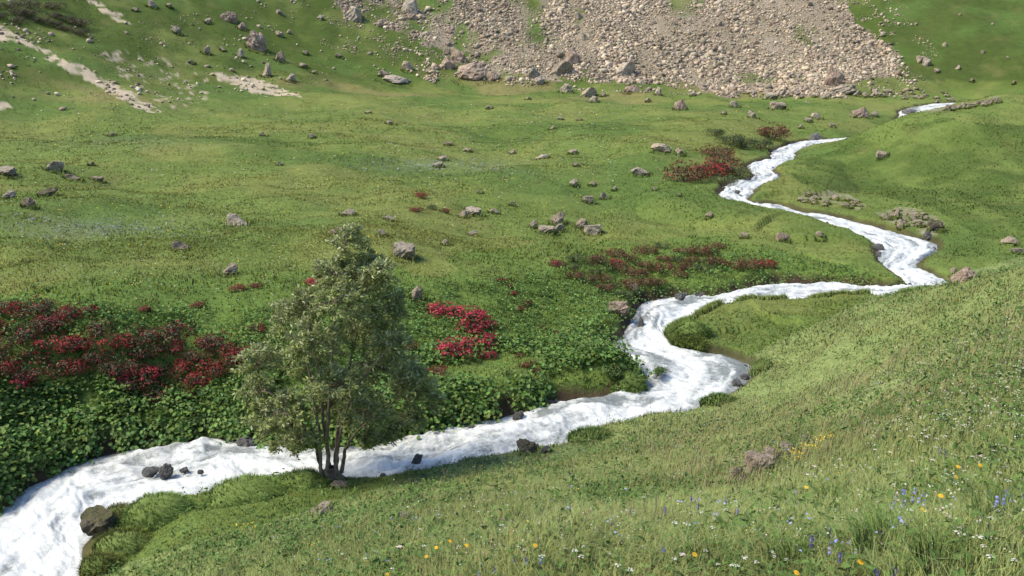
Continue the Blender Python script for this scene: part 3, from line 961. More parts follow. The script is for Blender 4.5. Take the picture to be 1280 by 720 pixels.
B(1102, 193, 14, 11, 'pale', 'pale slanted stone on the grassy rise right of the upper stream', roll=-0.6)
for u, v, w, h in ((1145, 30, 6, 4), (1180, 56, 8, 5), (1228, 65, 5, 4), (1197, 85, 8, 6), (1267, 103, 5, 4), (1260, 72, 5, 3), (1078, 25, 5, 4), (1215, 100, 6, 4), (1200, 18, 5, 3), (1240, 30, 5, 3)):
    B(u, v, w, h, 'pale', 'small pale stone on the smooth green hillside right of the scree', 'small stones on the right hillside', name='stone')
# meadow terrace
B(300, 275, 32, 14, 'grey', 'domed grey lichened boulder in the middle of the left meadow')
B(227, 307, 27, 9, 'pale', 'pale flat stone below the domed boulder in the left meadow')
B(285, 338, 25, 13, 'pale', 'pale rounded stone above the left red bushes')
B(37, 254, 17, 12, 'red', 'brown stone near the left edge of the meadow')
B(8, 244, 22, 8, 'grey', 'grey stone cut by the left edge of the picture in the meadow')
B(60, 241, 24, 9, 'moss', 'mossy dark stone right of the grey stone at the left edge')
B(70, 209, 26, 12, 'grey', 'dark brown rough outcrop in the upper left meadow')
B(92, 221, 20, 6, 'pale', 'pale flat stone below the dark brown outcrop')
B(10, 216, 24, 9, 'grey', 'grey stone at the left edge above the others of the meadow')
B(122, 224, 16, 5, 'pale', 'thin pale stone right of the pale flat stone, upper left meadow')
B(432, 290, 35, 10, 'red', 'long flat brownish stone directly behind the tree top')
B(435, 266, 20, 8, 'grey', 'small grey stone above the flat stone behind the tree top')
B(488, 273, 16, 7, 'grey', 'small grey stone right of the tree top in the meadow')
B(478, 291, 12, 7, 'grey', 'low dark stone between the tree top and the round grey boulder')
B(506, 316, 29, 17, 'grey', 'round grey boulder right of the tree top')
B(520, 369, 17, 17, 'pale', 'pale tilted stone to the right of the tree crown', roll=0.6)
B(591, 292, 14, 6, 'grey', 'tiny grey stone in grass between the round boulder and the boulder cluster')
B(556, 303, 12, 6, 'grey', 'tiny grey stone right above the round grey boulder')
B(592, 265, 22, 9, 'grey', 'grey outcrop stone in a hollow of the middle meadow')
B(578, 268, 14, 8, 'pale', 'pale stone left of the outcrop stone in the hollow')
B(618, 264, 14, 6, 'grey', 'flat grey stone right of the outcrop stone in the hollow')
B(697, 274, 19, 14, 'pale', 'pale boulder at the top of the cluster in the middle meadow')
B(683, 288, 22, 9, 'grey', 'wide grey stone in the cluster under the pale boulder')
B(699, 285, 14, 9, 'grey', 'grey stone touching the right of the wide stone in the cluster')
B(667, 281, 10, 10, 'grey', 'narrow grey stone at the left of the cluster, middle meadow')
B(726, 280, 20, 10, 'pale', 'upper pale stone of the pair right of the boulder cluster')
B(741, 288, 22, 11, 'grey', 'lower grey stone of the pair right of the boulder cluster')
B(735, 250, 14, 9, 'grey', 'grey stone in the meadow above the pair of stones')
B(717, 229, 12, 8, 'grey', 'grey stone high in the middle meadow')
B(755, 245, 14, 8, 'grey', 'grey stone in grass right of the stone above the pair')
B(770, 385, 30, 15, 'red', 'long brownish stone lying on the bank above the stream bend', roll=0.35)
B(791, 360, 12, 9, 'grey', 'small round stone at the bank above the stream bend')
B(978, 297, 18, 10, 'red', 'brown stone on the grassy spur between the two stream arms')
B(1025, 294, 11, 6, 'pale', 'pale stone on the spur near the stream')
B(930, 295, 10, 7, 'pale', 'pale stone on the spur above the reddish bush')
B(886, 269, 10, 6, 'pale', 'pale stone in the grass of the spur, far left')
B(800, 215, 24, 9, 'grey', 'grey lichened outcrop in the meadow left of the upper stream')
B(716, 190, 12, 6, 'pale', 'pale stone in the distant middle meadow')
B(676, 196, 20, 6, 'grey', 'low outcrop stone in the distant middle meadow')
for u, v, w, h in ((660, 123, 8, 4), (612, 134, 10, 4), (700, 148, 8, 4), (725, 149, 8, 4), (488, 153, 12, 5), (553, 198, 12, 6), (548, 206, 12, 6), (560, 180, 10, 5), (640, 190, 9, 5), (690, 160, 8, 4), (720, 206, 9, 5), (755, 118, 10, 6), (810, 125, 8, 6), (866, 118, 9, 5), (880, 108, 9, 6), (905, 118, 8, 5), (585, 188, 10, 5), (740, 230, 9, 5), (768, 236, 8, 5), (600, 240, 8, 4), (640, 255, 8, 5), (820, 236, 8, 4), (850, 244, 7, 4), (390, 170, 9, 5), (140, 168, 9, 5), (115, 205, 8, 5), (350, 205, 8, 5), (330, 168, 8, 4), (460, 140, 8, 4), (1010, 150, 10, 6), (1040, 157, 8, 5), (1000, 158, 8, 5), (904, 141, 8, 5)):
    B(u, v, w, h, random.choice(('pale', 'grey')), 'small stone half buried in the grass of the distant meadow', 'small stones in the meadow', name='stone')
# right side
B(1205, 345, 36, 18, 'red', 'pale brown boulder beside the stream where it passes behind the near slope', roll=-0.15)
B(1261, 301, 22, 8, 'pale', 'pale stone by the right edge above the near slope')
B(1270, 314, 14, 6, 'grey', 'grey stone below the pale stone near the right edge')
B(1191, 339, 10, 8, 'pale', 'whitish stone at the left of the pale brown stream boulder')
B(1120, 268, 9, 13, 'pale', 'upright pale stone in the rubble bank right of the stream')
B(1168, 283, 18, 13, 'moss', 'mossy stone at the right end of the rubble bank')
B(1160, 296, 12, 8, 'wet', 'dark wet stone at the water under the rubble bank')
# near slope
B(927, 592, 32, 26, 'pale', 'lower left pale stone of the outcrop on the near slope', sink=.35)
B(948, 582, 36, 30, 'pale', 'largest stone of the outcrop on the near slope', sink=.2)
B(966, 572, 30, 22, 'pale', 'upper pale stone of the outcrop on the near slope')
B(914, 597, 18, 15, 'pale', 'small pale stone at the left end of the near slope outcrop', sink=.35)
B(984, 560, 22, 15, 'grey', 'lichened grey stone above right of the near slope outcrop', sink=.35)
B(1007, 551, 13, 13, 'grey', 'lone grey stone above the near slope outcrop beside yellow flowers')
B(400, 637, 34, 14, 'pale', 'pale stone in the grass below the tree', sink=.35)
B(424, 606, 26, 9, 'red', 'brown stone at the right foot of the tree trunk')
B(508, 645, 24, 7, 'pale', 'flat pale stone in the near grass right of the tree', sink=.3)
# in the stream
B(126, 655, 42, 30, 'moss', 'large mossy boulder at the near stream edge, lower left', sink=.2)
B(208, 590, 18, 15, 'wet', 'dark wet rock in the middle of the white water, lower left', name='wet_rock', sink=.3)
B(189, 591, 22, 10, 'wet', 'low dark rock left of the dark rock in mid stream', name='wet_rock', sink=.3)
B(231, 588, 12, 6, 'wet', 'small dark rock right of the dark rock in mid stream', name='wet_rock', sink=.3)
B(251, 590, 8, 4, 'wet', 'tiniest dark rock of the mid stream row', name='wet_rock', sink=.3)
B(521, 575, 11, 15, 'wet', 'dark narrow rock in the white water right of the tree', name='wet_rock', sink=.3, roll=0.5)
B(660, 558, 28, 18, 'moss', 'rounded mossy rock at the near edge of the stream', name='wet_rock')
B(684, 562, 16, 8, 'wet', 'low dark rock right of the rounded mossy rock', name='wet_rock')
B(648, 519, 16, 9, 'wet', 'dark pointed rock at the far bank of the stream', name='wet_rock', roll=.6)
B(850, 371, 16, 7, 'wet', 'dark rock at the far edge above the rapids bend', name='wet_rock')
B(873, 367, 14, 6, 'wet', 'dark rock right beside the rock at the far edge of the rapids', name='wet_rock')
B(843, 419, 14, 13, 'wet', 'dark rock under the near grassy bank at the rapids bend', name='wet_rock')
B(801, 403, 9, 14, 'wet', 'dark wet rock at the left wall of the rapids', name='wet_rock')
B(312, 553, 30, 12, 'wet', 'dark rock at the foot of the far bank left of the tree', name='wet_rock')
B(290, 548, 18, 10, 'wet', 'dark rock in the far bank left of the tree, touching foam', name='wet_rock')
B(590, 536, 14, 7, 'wet', 'small dark rock under the far bank, right of the tree', name='wet_rock')
B(922, 240, 8, 4, 'wet', 'dark streak of rock in the upper stream', name='wet_rock')
B(1098, 309, 14, 6, 'wet', 'dark rock at the tip of the grassy spit in the right stream arm', name='wet_rock')
B(1137, 139, 22, 5, 'wet', 'dark rock beside the distant stream', name='wet_rock')
B(756, 436, 12, 8, 'wet', 'dark rock at the undercut corner of the far bank', name='wet_rock')

k = 0
for _ in range(900):
    E_, N_, lim = (EA, NA, 1) if random.random() < 0.75 else (EB, NB, 0)
    j = random.randrange(150, len(E_) - 200)
    e = E_[j]
    uu, vv, dd0 = project(e[0], e[1], e[2])
    if not (-10 < uu < 1250 and 120 < vv < 730) or math.hypot(e[0], e[1]) > 60:
        continue
    w = random.uniform(0.05, 0.14) * random.uniform(0.7, 1.5)
    o = bpy.data.objects.new('wet_rock', random.choice(ROCKS['wet'])); COL.objects.link(o)
    q = e[:2] - N_[j] * random.uniform(-0.02, 0.22)
    o.location = (q[0], q[1], e[2] + 0.01); o.scale = (w, w * random.uniform(.6, 1), w * random.uniform(0.5, 0.9)); o.rotation_euler = (0, 0, random.uniform(0, 6.28))
    tag(o, 'dark wet stone wedged at the edge between white water and earthy bank', 'rock', 'wet stones along the stream edges')
    k += 1
    if k >= 80: break

# rubble banks: stones one can count
for g, (poly, n, sz, lab) in enumerate((([(1000, 245), (1020, 238), (1050, 240), (1085, 256), (1075, 262), (1030, 258), (1002, 252)], 24, (5, 11), 'pale rubble stone in the upper stony bank right of the stream'),
                                     ([(1095, 268), (1125, 259), (1165, 266), (1180, 281), (1160, 292), (1125, 283)], 34, (5, 12), 'pale rubble stone in the lower stony bank right of the stream'),
                                     ([(1175, 137), (1200, 130), (1250, 121), (1254, 126), (1200, 136)], 26, (5, 10), 'pale stone in the low ridge of stones right of the distant stream'),
                                     ([(900, 112), (960, 112), (1050, 114), (1110, 110), (1110, 119), (1050, 122), (950, 120)], 40, (6, 14), 'greyish stone in the band of stones below the right scree'),
                                     ([(1120, 112), (1150, 108), (1180, 112), (1190, 125), (1170, 128), (1130, 124)], 16, (5, 10), 'pale stone scattered above the distant stream'),
                                     ([(610, 657), (640, 648), (690, 650), (703, 660), (650, 668)], 40, (7, 14), 'small whitish stone in the bare patch of the near slope'))):
    us = rng.uniform(min(p[0] for p in poly), max(p[0] for p in poly), 4000); vs = rng.uniform(min(p[1] for p in poly), max(p[1] for p in poly), 4000)
    ok = in_poly(poly, us, vs)
    for u, v in list(zip(us[ok], vs[ok]))[:n]:
        w = random.uniform(*sz)
        B(u, v, w, w * random.uniform(0.35, 0.6), random.choice(('pale', 'pale', 'pale', 'pale', 'grey')), lab, ('stones of the upper rubble bank', 'stones of the lower rubble bank', 'stones of the distant ridge', 'stones of the band below the scree', 'stones above the distant stream', 'stones of the bare patch')[g], name='stone')

# the scree: its larger stones one by one, the small ones together
us = rng.uniform(430, 1130, 9000); vs = rng.uniform(0, 100, 9000)
H = hit(us, vs)
sc_ = gi(scree, H[:, 0], H[:, 1])
cand = np.where(sc_ > 0.5)[0]
for i in cand[:110]:
    w = random.uniform(5, 9) if us[i] > 760 else random.uniform(6, 14)
    B(us[i], vs[i], w, w * random.uniform(0.5, 0.85), random.choice(('pale', 'grey', 'pale', 'red')), 'larger pinkish grey stone standing out of the wide scree slope', 'larger stones of the scree')
xs = rng.uniform(-80, 95, 900000); ys = rng.uniform(72, 150, 900000)
inside = np.abs(np.arctan2(xs, ys)) < R(35)
xs, ys = xs[inside], ys[inside]
m_ = gi(scree, xs, ys)
edge_n = fbm(xs / 2.5, ys / 2.5, 611, 3)
pu, pv, _ = project(xs, ys, gi(GZ, xs, ys))
loose = in_poly([(400, -60), (1090, -60), (1190, 92), (1160, 122), (950, 125), (700, 112), (540, 100), (400, 60)], pu, pv) & (edge_n > 0.05)
q1 = rng.uniform(0, 1, len(xs))
leftp = in_poly([(380, -60), (720, -60), (760, 104), (540, 104), (440, 60)], pu, pv) & (q1 < 0.10 + 0.5 * ss(0.0, 0.35, edge_n))
hillp = in_poly([(-60, -60), (430, -60), (520, 95), (330, 112), (200, 130), (-60, 150)], pu, pv) & (q1 < 0.008 + 0.10 * ss(0.22, 0.45, edge_n))
gulp = (gi(dirt, xs, ys) > 0.2) & (q1 < 0.05)
thin = 1 - 0.65 * ss(0.0, 0.35, fbm(xs / 2.0, ys / 8.0, 631, 3))
ok = (m_ * thin > rng.uniform(0.05, 0.95, len(xs))) | (loose & (q1 < 0.2)) | leftp | hillp | gulp
xs, ys = xs[ok][:110000], ys[ok][:110000]
n = len(xs)
zs = gi(GZ, xs, ys)
ico = bmesh.new(); bmesh.ops.create_icosphere(ico, subdivisions=1, radius=1.0)
IV = np.array([v.co[:] for v in ico.verts]); IF = np.array([[v.index for v in f.verts] for f in ico.faces]); ico.free()
OV = np.array([(1, 0, 0), (0, 1, 0), (-1, 0, 0), (0, -1, 0), (0, 0, 1), (0, 0, -1)], float); OF = np.array([(0, 1, 4), (1, 2, 4), (2, 3, 4), (3, 0, 4), (1, 0, 5), (2, 1, 5), (3, 2, 5), (0, 3, 5)])
chute = fbm(xs / 2.4, ys / 9.0, 621, 3) + 0.5 * fbm(xs / 6, ys / 6, 623, 2)
sz = (0.045 + 0.05 * rng.gamma(0.8, 1.1, n)) * (1 + 0.75 * np.clip(chute, -0.7, 1)); sz = np.minimum(sz, 0.6)


def chips(sel, BV, BF, jit):
    m = int(sel.sum())
    s = sz[sel]
    ax = rng.uniform(0.6, 1.25, (m, 3)) * s[:, None]; ax[:, 2] *= 0.75
    ra_ = rng.uniform(0, 6.28, m); tl_ = rng.normal(0, 0.5, m)
    V = (BV[None] + jit * rng.normal(0, 1, (m, len(BV), 3)).clip(-1.3, 1.3)) * ax[:, None, :]
    vy = V[..., 1] * np.cos(tl_)[:, None] - V[..., 2] * np.sin(tl_)[:, None]; vz = V[..., 1] * np.sin(tl_)[:, None] + V[..., 2] * np.cos(tl_)[:, None]
    cx = V[..., 0] * np.cos(ra_)[:, None] - vy * np.sin(ra_)[:, None]; cy = V[..., 0] * np.sin(ra_)[:, None] + vy * np.cos(ra_)[:, None]
    V = np.stack([cx + xs[sel][:, None], cy + ys[sel][:, None], vz + (zs[sel] + 0.25 * s)[:, None]], -1).reshape(-1, 3)
    Fi = (BF[None] + (np.arange(m) * len(BV))[:, None, None]).reshape(-1, 3)
    cc = np.array([0.37, 0.305, 0.225]) * rng.uniform(0.40, 1.30, m)[:, None] * np.stack([rng.uniform(.94, 1.10, m), np.ones(m), rng.uniform(.92, 1.06, m)], 1)
    cc *= (1 + 0.28 * fbm(xs[sel] / 3.5, ys[sel] / 10, 627, 3))[:, None]
    cc[rng.uniform(0, 1, m) < 0.06] *= 1.45
    return V, Fi, np.repeat(cc, len(BV), axis=0)


M_SCREE = mat_leafy('scree_stone', 0.0, 0.95, 0.15)
sv_ = join([chips(sz < 0.12, OV, OF, 0.3), chips(sz >= 0.12, IV, IF, 0.22)])
o = mesh_np('scree_stones', *sv_[:2], M_SCREE, tints=sv_[2])
tag(o, 'pale pinkish grey scree of loose stones covering the hillside', 'scree', kind='stuff')

# grass growing up round the feet of the stones
RA = np.array([r_ for r_ in ROCK_AT if r_[1] < 110])
per = 46
n = len(RA) * per
th = rng.uniform(-math.pi, 0.15 * math.pi, n)
X0 = np.repeat(RA, per, axis=0)
rad = rng.uniform(0.80, 1.35, n)
x = X0[:, 0] + X0[:, 2] * rad * np.cos(th); y = X0[:, 1] + X0[:, 2] * 0.9 * rad * np.sin(th)
u, v, _ = project(x, y, gi(GZ, x, y))
ok = (gi(scree, x, y) < 0.3) & (gi(DS, x, y) > 0.1)
x, y, u, v, X0 = x[ok], y[ok], u[ok], v[ok], X0[ok]; n = len(x)
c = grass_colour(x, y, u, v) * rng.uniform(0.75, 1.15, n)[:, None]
h = np.minimum(0.26, 0.07 + 0.55 * X0[:, 3]) * rng.uniform(0.4, 1.2, n)
gs = blades(np.stack([x, y, gi(GZ, x, y)], 1), h, np.maximum(0.006, np.hypot(x, y) * 0.0011), np.stack([rng.normal(0.3, 0.5, n), rng.normal(0, 0.5, n), 0 * x], 1), rng.uniform(0, 6.28, n), c)
o = mesh_np('stone_edge_grass', *gs[:2], M_GRASS, tints=gs[2])
tag(o, 'grass fringes growing up round the feet of the stones', 'grass', kind='stuff')

# ------------------------------------------------------------------ rhododendron bushes
M_RLEAF = mat_leafy('rhododendron_leaves', 0.2, 0.5, 0.3, hv=0.2)
M_RFLOW = mat_leafy('rhododendron_flowers', 0.25, 0.6, 0.2, hv=0.25)
M_STEM = mat_plain('woody_stem', (0.06, 0.04, 0.03), (0.13, 0.09, 0.065), 20, 0.9)


def tube(pts, rad, sides=6):
    pts = np.array(pts, float); n = len(pts)
    tg = np.gradient(pts, axis=0); tg /= np.linalg.norm(tg, axis=1)[:, None] + 1e-9
    ref = np.array([0.31, 0.87, 0.37])
    a = np.cross(tg, ref); a /= np.linalg.norm(a, axis=1)[:, None] + 1e-9
    b = np.cross(tg, a)
    th = np.arange(sides) * 2 * math.pi / sides
    V = pts[:, None] + (a[:, None] * np.cos(th)[None, :, None] + b[:, None] * np.sin(th)[None, :, None]) * np.asarray(rad)[:, None, None]
    i = np.arange(n - 1)[:, None] * sides; k = np.arange(sides)[None]
    q = np.stack([i + k, i + (k + 1) % sides, i + sides + (k + 1) % sides, i + sides + k], -1).reshape(-1, 4)
    return V.reshape(-1, 3), q


def join4(parts):
    V, Fc, o = [], [], 0
    for v, f in parts:
        V.append(v); Fc.append(f + o); o += len(v)
    return np.concatenate(V), np.concatenate(Fc)


def make_bush(name, label, cat, nl, nf, leaf_c, flow_c, leaf_l=0.06, fsize=0.035):
    """a mound one metre across with its foot at the origin"""
    root = empty(name, (0, 0, -300))
    tag(root, label, cat)
    parts = []
    lob = [(0, 0, 0.22, 0.36)] + [(0.30 * math.cos(t), 0.26 * math.sin(t), rng.uniform(0.12, 0.26), rng.uniform(0.17, 0.27)) for t in rng.uniform(0, 6.28, 7)]
    for k in range(9):
        l = lob[k % len(lob)]
        e = np.array([l[0] * 1.1, l[1] * 1.1, l[2] + l[3] * 0.6])
        parts.append(tube([(0.02 * math.cos(k), 0.02 * math.sin(k), -0.08), e * 0.5 + [0, 0, 0.03], e], [0.014, 0.009, 0.004], 5))
    mesh_np('stems', *join4(parts), M_STEM, parent=root)

    def shell(n, jit):
        li = rng.integers(0, len(lob), n)
        L = np.array(lob)[li]
        d = rand_dir(n, 0.5)
        P = L[:, :3] + d * (L[:, 3] * rng.uniform(1 - jit, 1.05, n))[:, None] * np.array([1, 1, 0.85])
        P[:, 2] = np.maximum(P[:, 2], 0.0)
        return P, d
    P, d = shell(nl, 0.45)
    c = np.array(leaf_c) * rng.uniform(0.6, 1.45, nl)[:, None] * np.stack([rng.uniform(0.8, 1.4, nl), np.ones(nl), np.ones(nl)], 1)
    mesh_np('foliage', *leaf_set(P, d + rand_dir(nl) * 0.6, rand_dir(nl, 0.6), rng.uniform(0.7, 1.3, nl) * leaf_l, rng.uniform(0.3, 0.42, nl) * leaf_l, c)[:2], M_RLEAF, tints=np.repeat(c, 7, axis=0), parent=root)
    if nf:
        P, d = shell(nf, 0.06)
        up = P[:, 2] > 0.12
        P, d = P[up] + d[up] * 0.01, d[up]
        nf = len(P)
        k = 6                                             # florets of each truss
        PP = np.repeat(P, k, axis=0) + rng.normal(0, fsize * 0.45, (nf * k, 3)); dd = np.repeat(d, k, axis=0) + rand_dir(nf * k) * 0.7
        cf = np.repeat(np.array(flow_c) * rng.uniform(0.55, 1.5, nf)[:, None], k, axis=0) * rng.uniform(0.8, 1.25, nf * k)[:, None]
        ln = np.full(nf * k, fsize) * rng.uniform(0.8, 1.3, nf * k)
        v, f, t_ = leaf_set(PP, dd, rand_dir(nf * k, 0.3), ln, ln * 0.9, cf, 0.3)
        mesh_np('blossoms', v, f, M_RFLOW, tints=t_, parent=root)
    return root


GL = (0.055, 0.072, 0.028)
PROTO = {
    'dark': make_bush('rhododendron', 'proto', 'bush', 760, 70, (0.082, 0.074, 0.036), (0.165, 0.034, 0.026)),
    'mid': make_bush('rhododendron', 'proto', 'bush', 640, 140, (0.070, 0.068, 0.032), (0.24, 0.030, 0.030)),
    'red': make_bush('rhododendron', 'proto', 'bush', 460, 230, GL, (0.37, 0.040, 0.066)),
    'brown': make_bush('rhododendron', 'proto', 'bush', 620, 110, (0.105, 0.078, 0.038), (0.165, 0.055, 0.036)),
    'green': make_bush('low_shrub', 'proto', 'bush', 800, 0, (0.055, 0.082, 0.026), None),
    'juniper': make_bush('juniper_bush', 'proto', 'bush', 800, 0, (0.075, 0.068, 0.038), None),
    'leafy': make_bush('leafy_plant', 'proto', 'plant', 620, 0, (0.075, 0.135, 0.03), None, leaf_l=0.11),
}
USED = set()
BUSH_AT = []


def bush(kind, u, v, r, label, group=None, squash=0.8):
    p = hit1(u, v + r * 0.45)
    if 'islet' in label:
        p = PZ(u, v + r * 0.45, float(gi(DW, p[:1], p[1:2])[0]) + 0.05)
    s = 2.1 * r * px_m(p)
    sc = (s * random.uniform(0.9, 1.15), s * random.uniform(0.9, 1.15), s * squash * random.uniform(0.85, 1.1))
    src = PROTO[kind]
    BUSH_AT.append((p[0], p[1], 0.5 * s))
    loc = (p[0], p[1], p[2] - 0.04 * s)
    if kind not in USED:
        USED.add(kind); o = src
        o.location = loc; o.rotation_euler = (0, 0, random.uniform(0, 6.28)); o.scale = sc
        o['label'] = label
        if group: o['group'] = group
        return o
    return dup(src, loc, random.uniform(0, 6.28), sc, label, group)


def patch_bushes(kinds, poly, n, rr, label, group, sq=0.75, gap=0.75):
    k = 0; pts = []
    x0, x1 = min(p[0] for p in poly), max(p[0] for p in poly); y0, y1 = min(p[1] for p in poly), max(p[1] for p in poly)
    for _ in range(3000):
        u, v = random.uniform(x0, x1), random.uniform(y0, y1)
        r = random.uniform(*rr)
        if in_poly(poly, [u], [v])[0] and all(math.hypot(u - a, (v - b) * 1.6) > gap * (r + c) for a, b, c in pts):
            pts.append((u, v, r)); k += 1
            bush(random.choice(kinds), u, v, r, label, group, sq)
            if k >= n: break


# wide patch on the left
patch_bushes(('dark', 'dark', 'mid'), [(-60, 395), (60, 378), (120, 398), (200, 405), (280, 412), (300, 440), (255, 475), (200, 490), (120, 462), (70, 470), (-60, 480)], 40, (19, 30), 'dark red rhododendron bush with withered flowers in the wide patch on the left bank', 'dark bushes of the left bank', 0.95, 0.66)
for u, v, r, lab in ((175, 460, 24, 'brightest crimson rhododendron in the middle of the left bank patch'), (62, 397, 18, 'bright red rhododendron at the upper edge of the left bank patch'), (28, 472, 20, 'red rhododendron at the lower left end of the left bank patch'),
                     (243, 487, 15, 'red rhododendron at the lower right end of the left bank patch'), (150, 470, 14, 'small crimson rhododendron touching the brightest one on the left bank'), (262, 425, 15, 'red rhododendron at the right of the left bank patch near the tree'), (90, 430, 15, 'red flowering rhododendron inside the dark left bank patch')):
    bush('red', u, v, r, lab)
for u, v, r, lab in ((178, 384, 10, 'small dark rhododendron alone above the left bank patch'), (295, 358, 11, 'small dark red bush in the grass left of the tree top'), (322, 355, 9, 'smaller dark red bush right beside the one left of the tree top'), (245, 380, 9, 'tiny dark red bush in the grass above the left patch'),
                     (322, 410, 13, 'dark red bush touching the left side of the tree crown'), (310, 440, 12, 'dark red bush lower at the left side of the tree crown')):
    bush('mid', u, v, r, lab)
bush('red', 397, 351, 13, 'bright red flower bush seen just behind the upper left of the tree crown')
# patch right of the tree
for u, v, r, lab in ((556, 384, 15, 'red bush at the upper left of the flowering patch right of the tree'), (586, 388, 19, 'brightest pinkish red bush at the top of the patch right of the tree'), (598, 406, 16, 'pinkish red bush under the brightest one, right of the tree'),
                     (605, 424, 13, 'red bush on the right edge of the patch right of the tree'), (574, 431, 20, 'wide red bush at the bottom of the patch right of the tree'), (608, 441, 9, 'smallest red bush at the lower right of the patch right of the tree')):
    bush('red', u, v, r * 1.45, lab)
bush('mid', 548, 464, 17, 'dull red bush low on the bank beside the right of the tree')
bush('mid', 505, 430, 16, 'dull red bush half hidden behind the right edge of the tree crown')
patch_bushes(('mid',), [(618, 350), (630, 348), (680, 385), (705, 418), (698, 428), (660, 395)], 7, (6, 9), 'small dull red bush in the slanting line on the bank between tree and rapids', 'small red bushes in a slanting line')
patch_bushes(('brown', 'mid'), [(640, 430), (690, 440), (670, 470), (630, 450)], 4, (6, 9), 'small brownish red bush low on the bank left of the stream peninsula', 'small brown bushes low on the bank')
patch_bushes(('dark', 'brown', 'green', 'brown', 'brown'), [(680, 325), (740, 318), (830, 305), (900, 300), (905, 330), (830, 350), (780, 365), (735, 355)], 34, (10, 16), 'brownish bush in the scattered belt above the rapids bend', 'brown bushes above the rapids', 0.85, 0.6)
bush('red', 695, 327, 8, 'bright red small bush at the left end of the belt above the rapids')
bush('red', 770, 326, 10, 'bright red small bush in the middle of the belt above the rapids')
bush('brown', 932, 328, 19, 'wide brown red bush on the spur above the rapids')
bush('mid', 955, 327, 14, 'redder bush touching the right of the wide brown red bush on the spur')
for u, v, r, lab in ((527, 243, 9, 'small red bush on a knoll in the middle meadow'), (522, 261, 9, 'dull red bush under the knoll in the middle meadow'), (556, 263, 7, 'tiny red bush right of the dull bush under the knoll'), (540, 258, 9, 'greenish bush between the two red bushes under the knoll')):
    bush('green' if 'greenish' in lab else 'mid', u, v, r, lab)
# beside the upper stream
for k_, u, v, r, lab in (('brown', 858, 214, 20, 'wide dark red bush at the left of the group beside the upper stream'), ('mid', 884, 209, 17, 'reddest bush of the group beside the upper stream'), ('brown', 903, 202, 17, 'brown bush at the right of the group beside the upper stream'), ('brown', 895, 186, 15, 'brown bush on top of the group beside the upper stream'),
                         ('green', 912, 172, 14, 'dark green shrub above the group beside the upper stream'), ('green', 930, 176, 14, 'dark green shrub between the group and the lone brown bush'), ('green', 950, 177, 13, 'dark green shrub at the upper stream below the lone brown bush'), ('brown', 965, 163, 15, 'lone brown bush above the upper stream'), ('green', 893, 164, 9, 'dark little shrub left of the lone brown bush'), ('green', 905, 222, 14, 'green shrub at the foot of the group beside the upper stream'), ('green', 925, 212, 12, 'green shrub at the stream edge right of the group')):
    bush(k_, u, v, r * 1.5, lab, squash=0.8)
patch_bushes(('juniper',), [(-40, 0), (60, 0), (110, 25), (105, 45), (60, 30), (-40, 15)], 22, (11, 18), 'dark brownish low bush in the patch at the top left hillside', 'dark low bushes of the top left hillside', 0.8, 0.6)
# broad leaved plants along the far bank
def bank_leaf_layer(nplants, poly, size, seed):
    us = rng.uniform(-120, 1140, nplants * 6); vs = rng.uniform(300, 700, nplants * 6)
    ok = in_poly(poly, us, vs)
    us, vs = us[ok][:nplants], vs[ok][:nplants]
    H = hit(us, vs)
    keep = (gi(DS, H[:, 0], H[:, 1]) > 0.05)
    keep &= fbm(H[:, 0] / 1.3, H[:, 1] / 1.3, seed, 3) > -0.30
    if len(BUSH_AT):
        BA = np.array(BUSH_AT)
        dd_ = np.hypot(H[:, None, 0] - BA[None, :, 0], H[:, None, 1] - BA[None, :, 1]) / BA[None, :, 2]
        keep &= dd_.min(1) > 0.5
    H = H[keep]
    n = len(H)
    per = 9
    P = np.repeat(H, per, axis=0)
    m_ = len(P)
    hh = np.repeat(rng.uniform(0.10, 0.42, n) * (0.7 + 0.5 * ss(1.5, 0.3, gi(DS, H[:, 0], H[:, 1]))), per) * rng.uniform(0.35, 1.05, m_)
    P = P + np.stack([rng.normal(0, 0.13, m_), rng.normal(0, 0.13, m_), hh], 1)
    ed_ = np.repeat(gi(DS, H[:, 0], H[:, 1]), per)
    dro = (ed_ < 0.45) & (rng.uniform(0, 1, m_) < 0.6)
    P[dro] -= np.stack([0 * hh[dro], rng.uniform(0.05, 0.32, dro.sum()), hh[dro] * 0.6 + rng.uniform(0.0, 0.28, dro.sum())], 1)
    nr = rand_dir(m_, 2.0)
    nr[dro, 1] -= 0.8
    dr = rand_dir(m_, -0.3)
    L = rng.uniform(0.7, 1.35, m_) * size
    base = np.array([0.118, 0.205, 0.047])
    pv = np.repeat(rng.uniform(0.7, 1.35, n), per)
    c = base * pv[:, None] * rng.uniform(0.75, 1.3, m_)[:, None] * np.stack([rng.uniform(0.8, 1.3, m_), np.ones(m_), rng.uniform(0.8, 1.4, m_)], 1)
    return leaf_set(P, nr, dr, L, L * rng.uniform(0.7, 0.95, m_), c)


LOW_BANK = [(-120, 500), (0, 480), (120, 480), (300, 480), (430, 470), (560, 430), (700, 420), (770, 400), (800, 385), (765, 430), (815, 465), (800, 496), (700, 508), (600, 532), (520, 552), (420, 570), (300, 556), (190, 560), (100, 588), (0, 645), (-120, 720)]
MID_BANK = [(-120, 380), (0, 375), (300, 390), (520, 360), (700, 340), (860, 315), (1000, 320), (1130, 352), (1000, 352), (850, 372), (800, 385), (700, 430), (520, 440), (300, 490), (0, 490), (-120, 500)]
bl = join([bank_leaf_layer(6000, LOW_BANK, 0.098, 401), bank_leaf_layer(3200, MID_BANK, 0.07, 403)])
o = mesh_np('leafy_undergrowth', *bl[:2], M_LEAF, tints=bl[2])
tag(o, 'broad leaved green undergrowth spilling down the far bank to the water', 'undergrowth', kind='stuff')


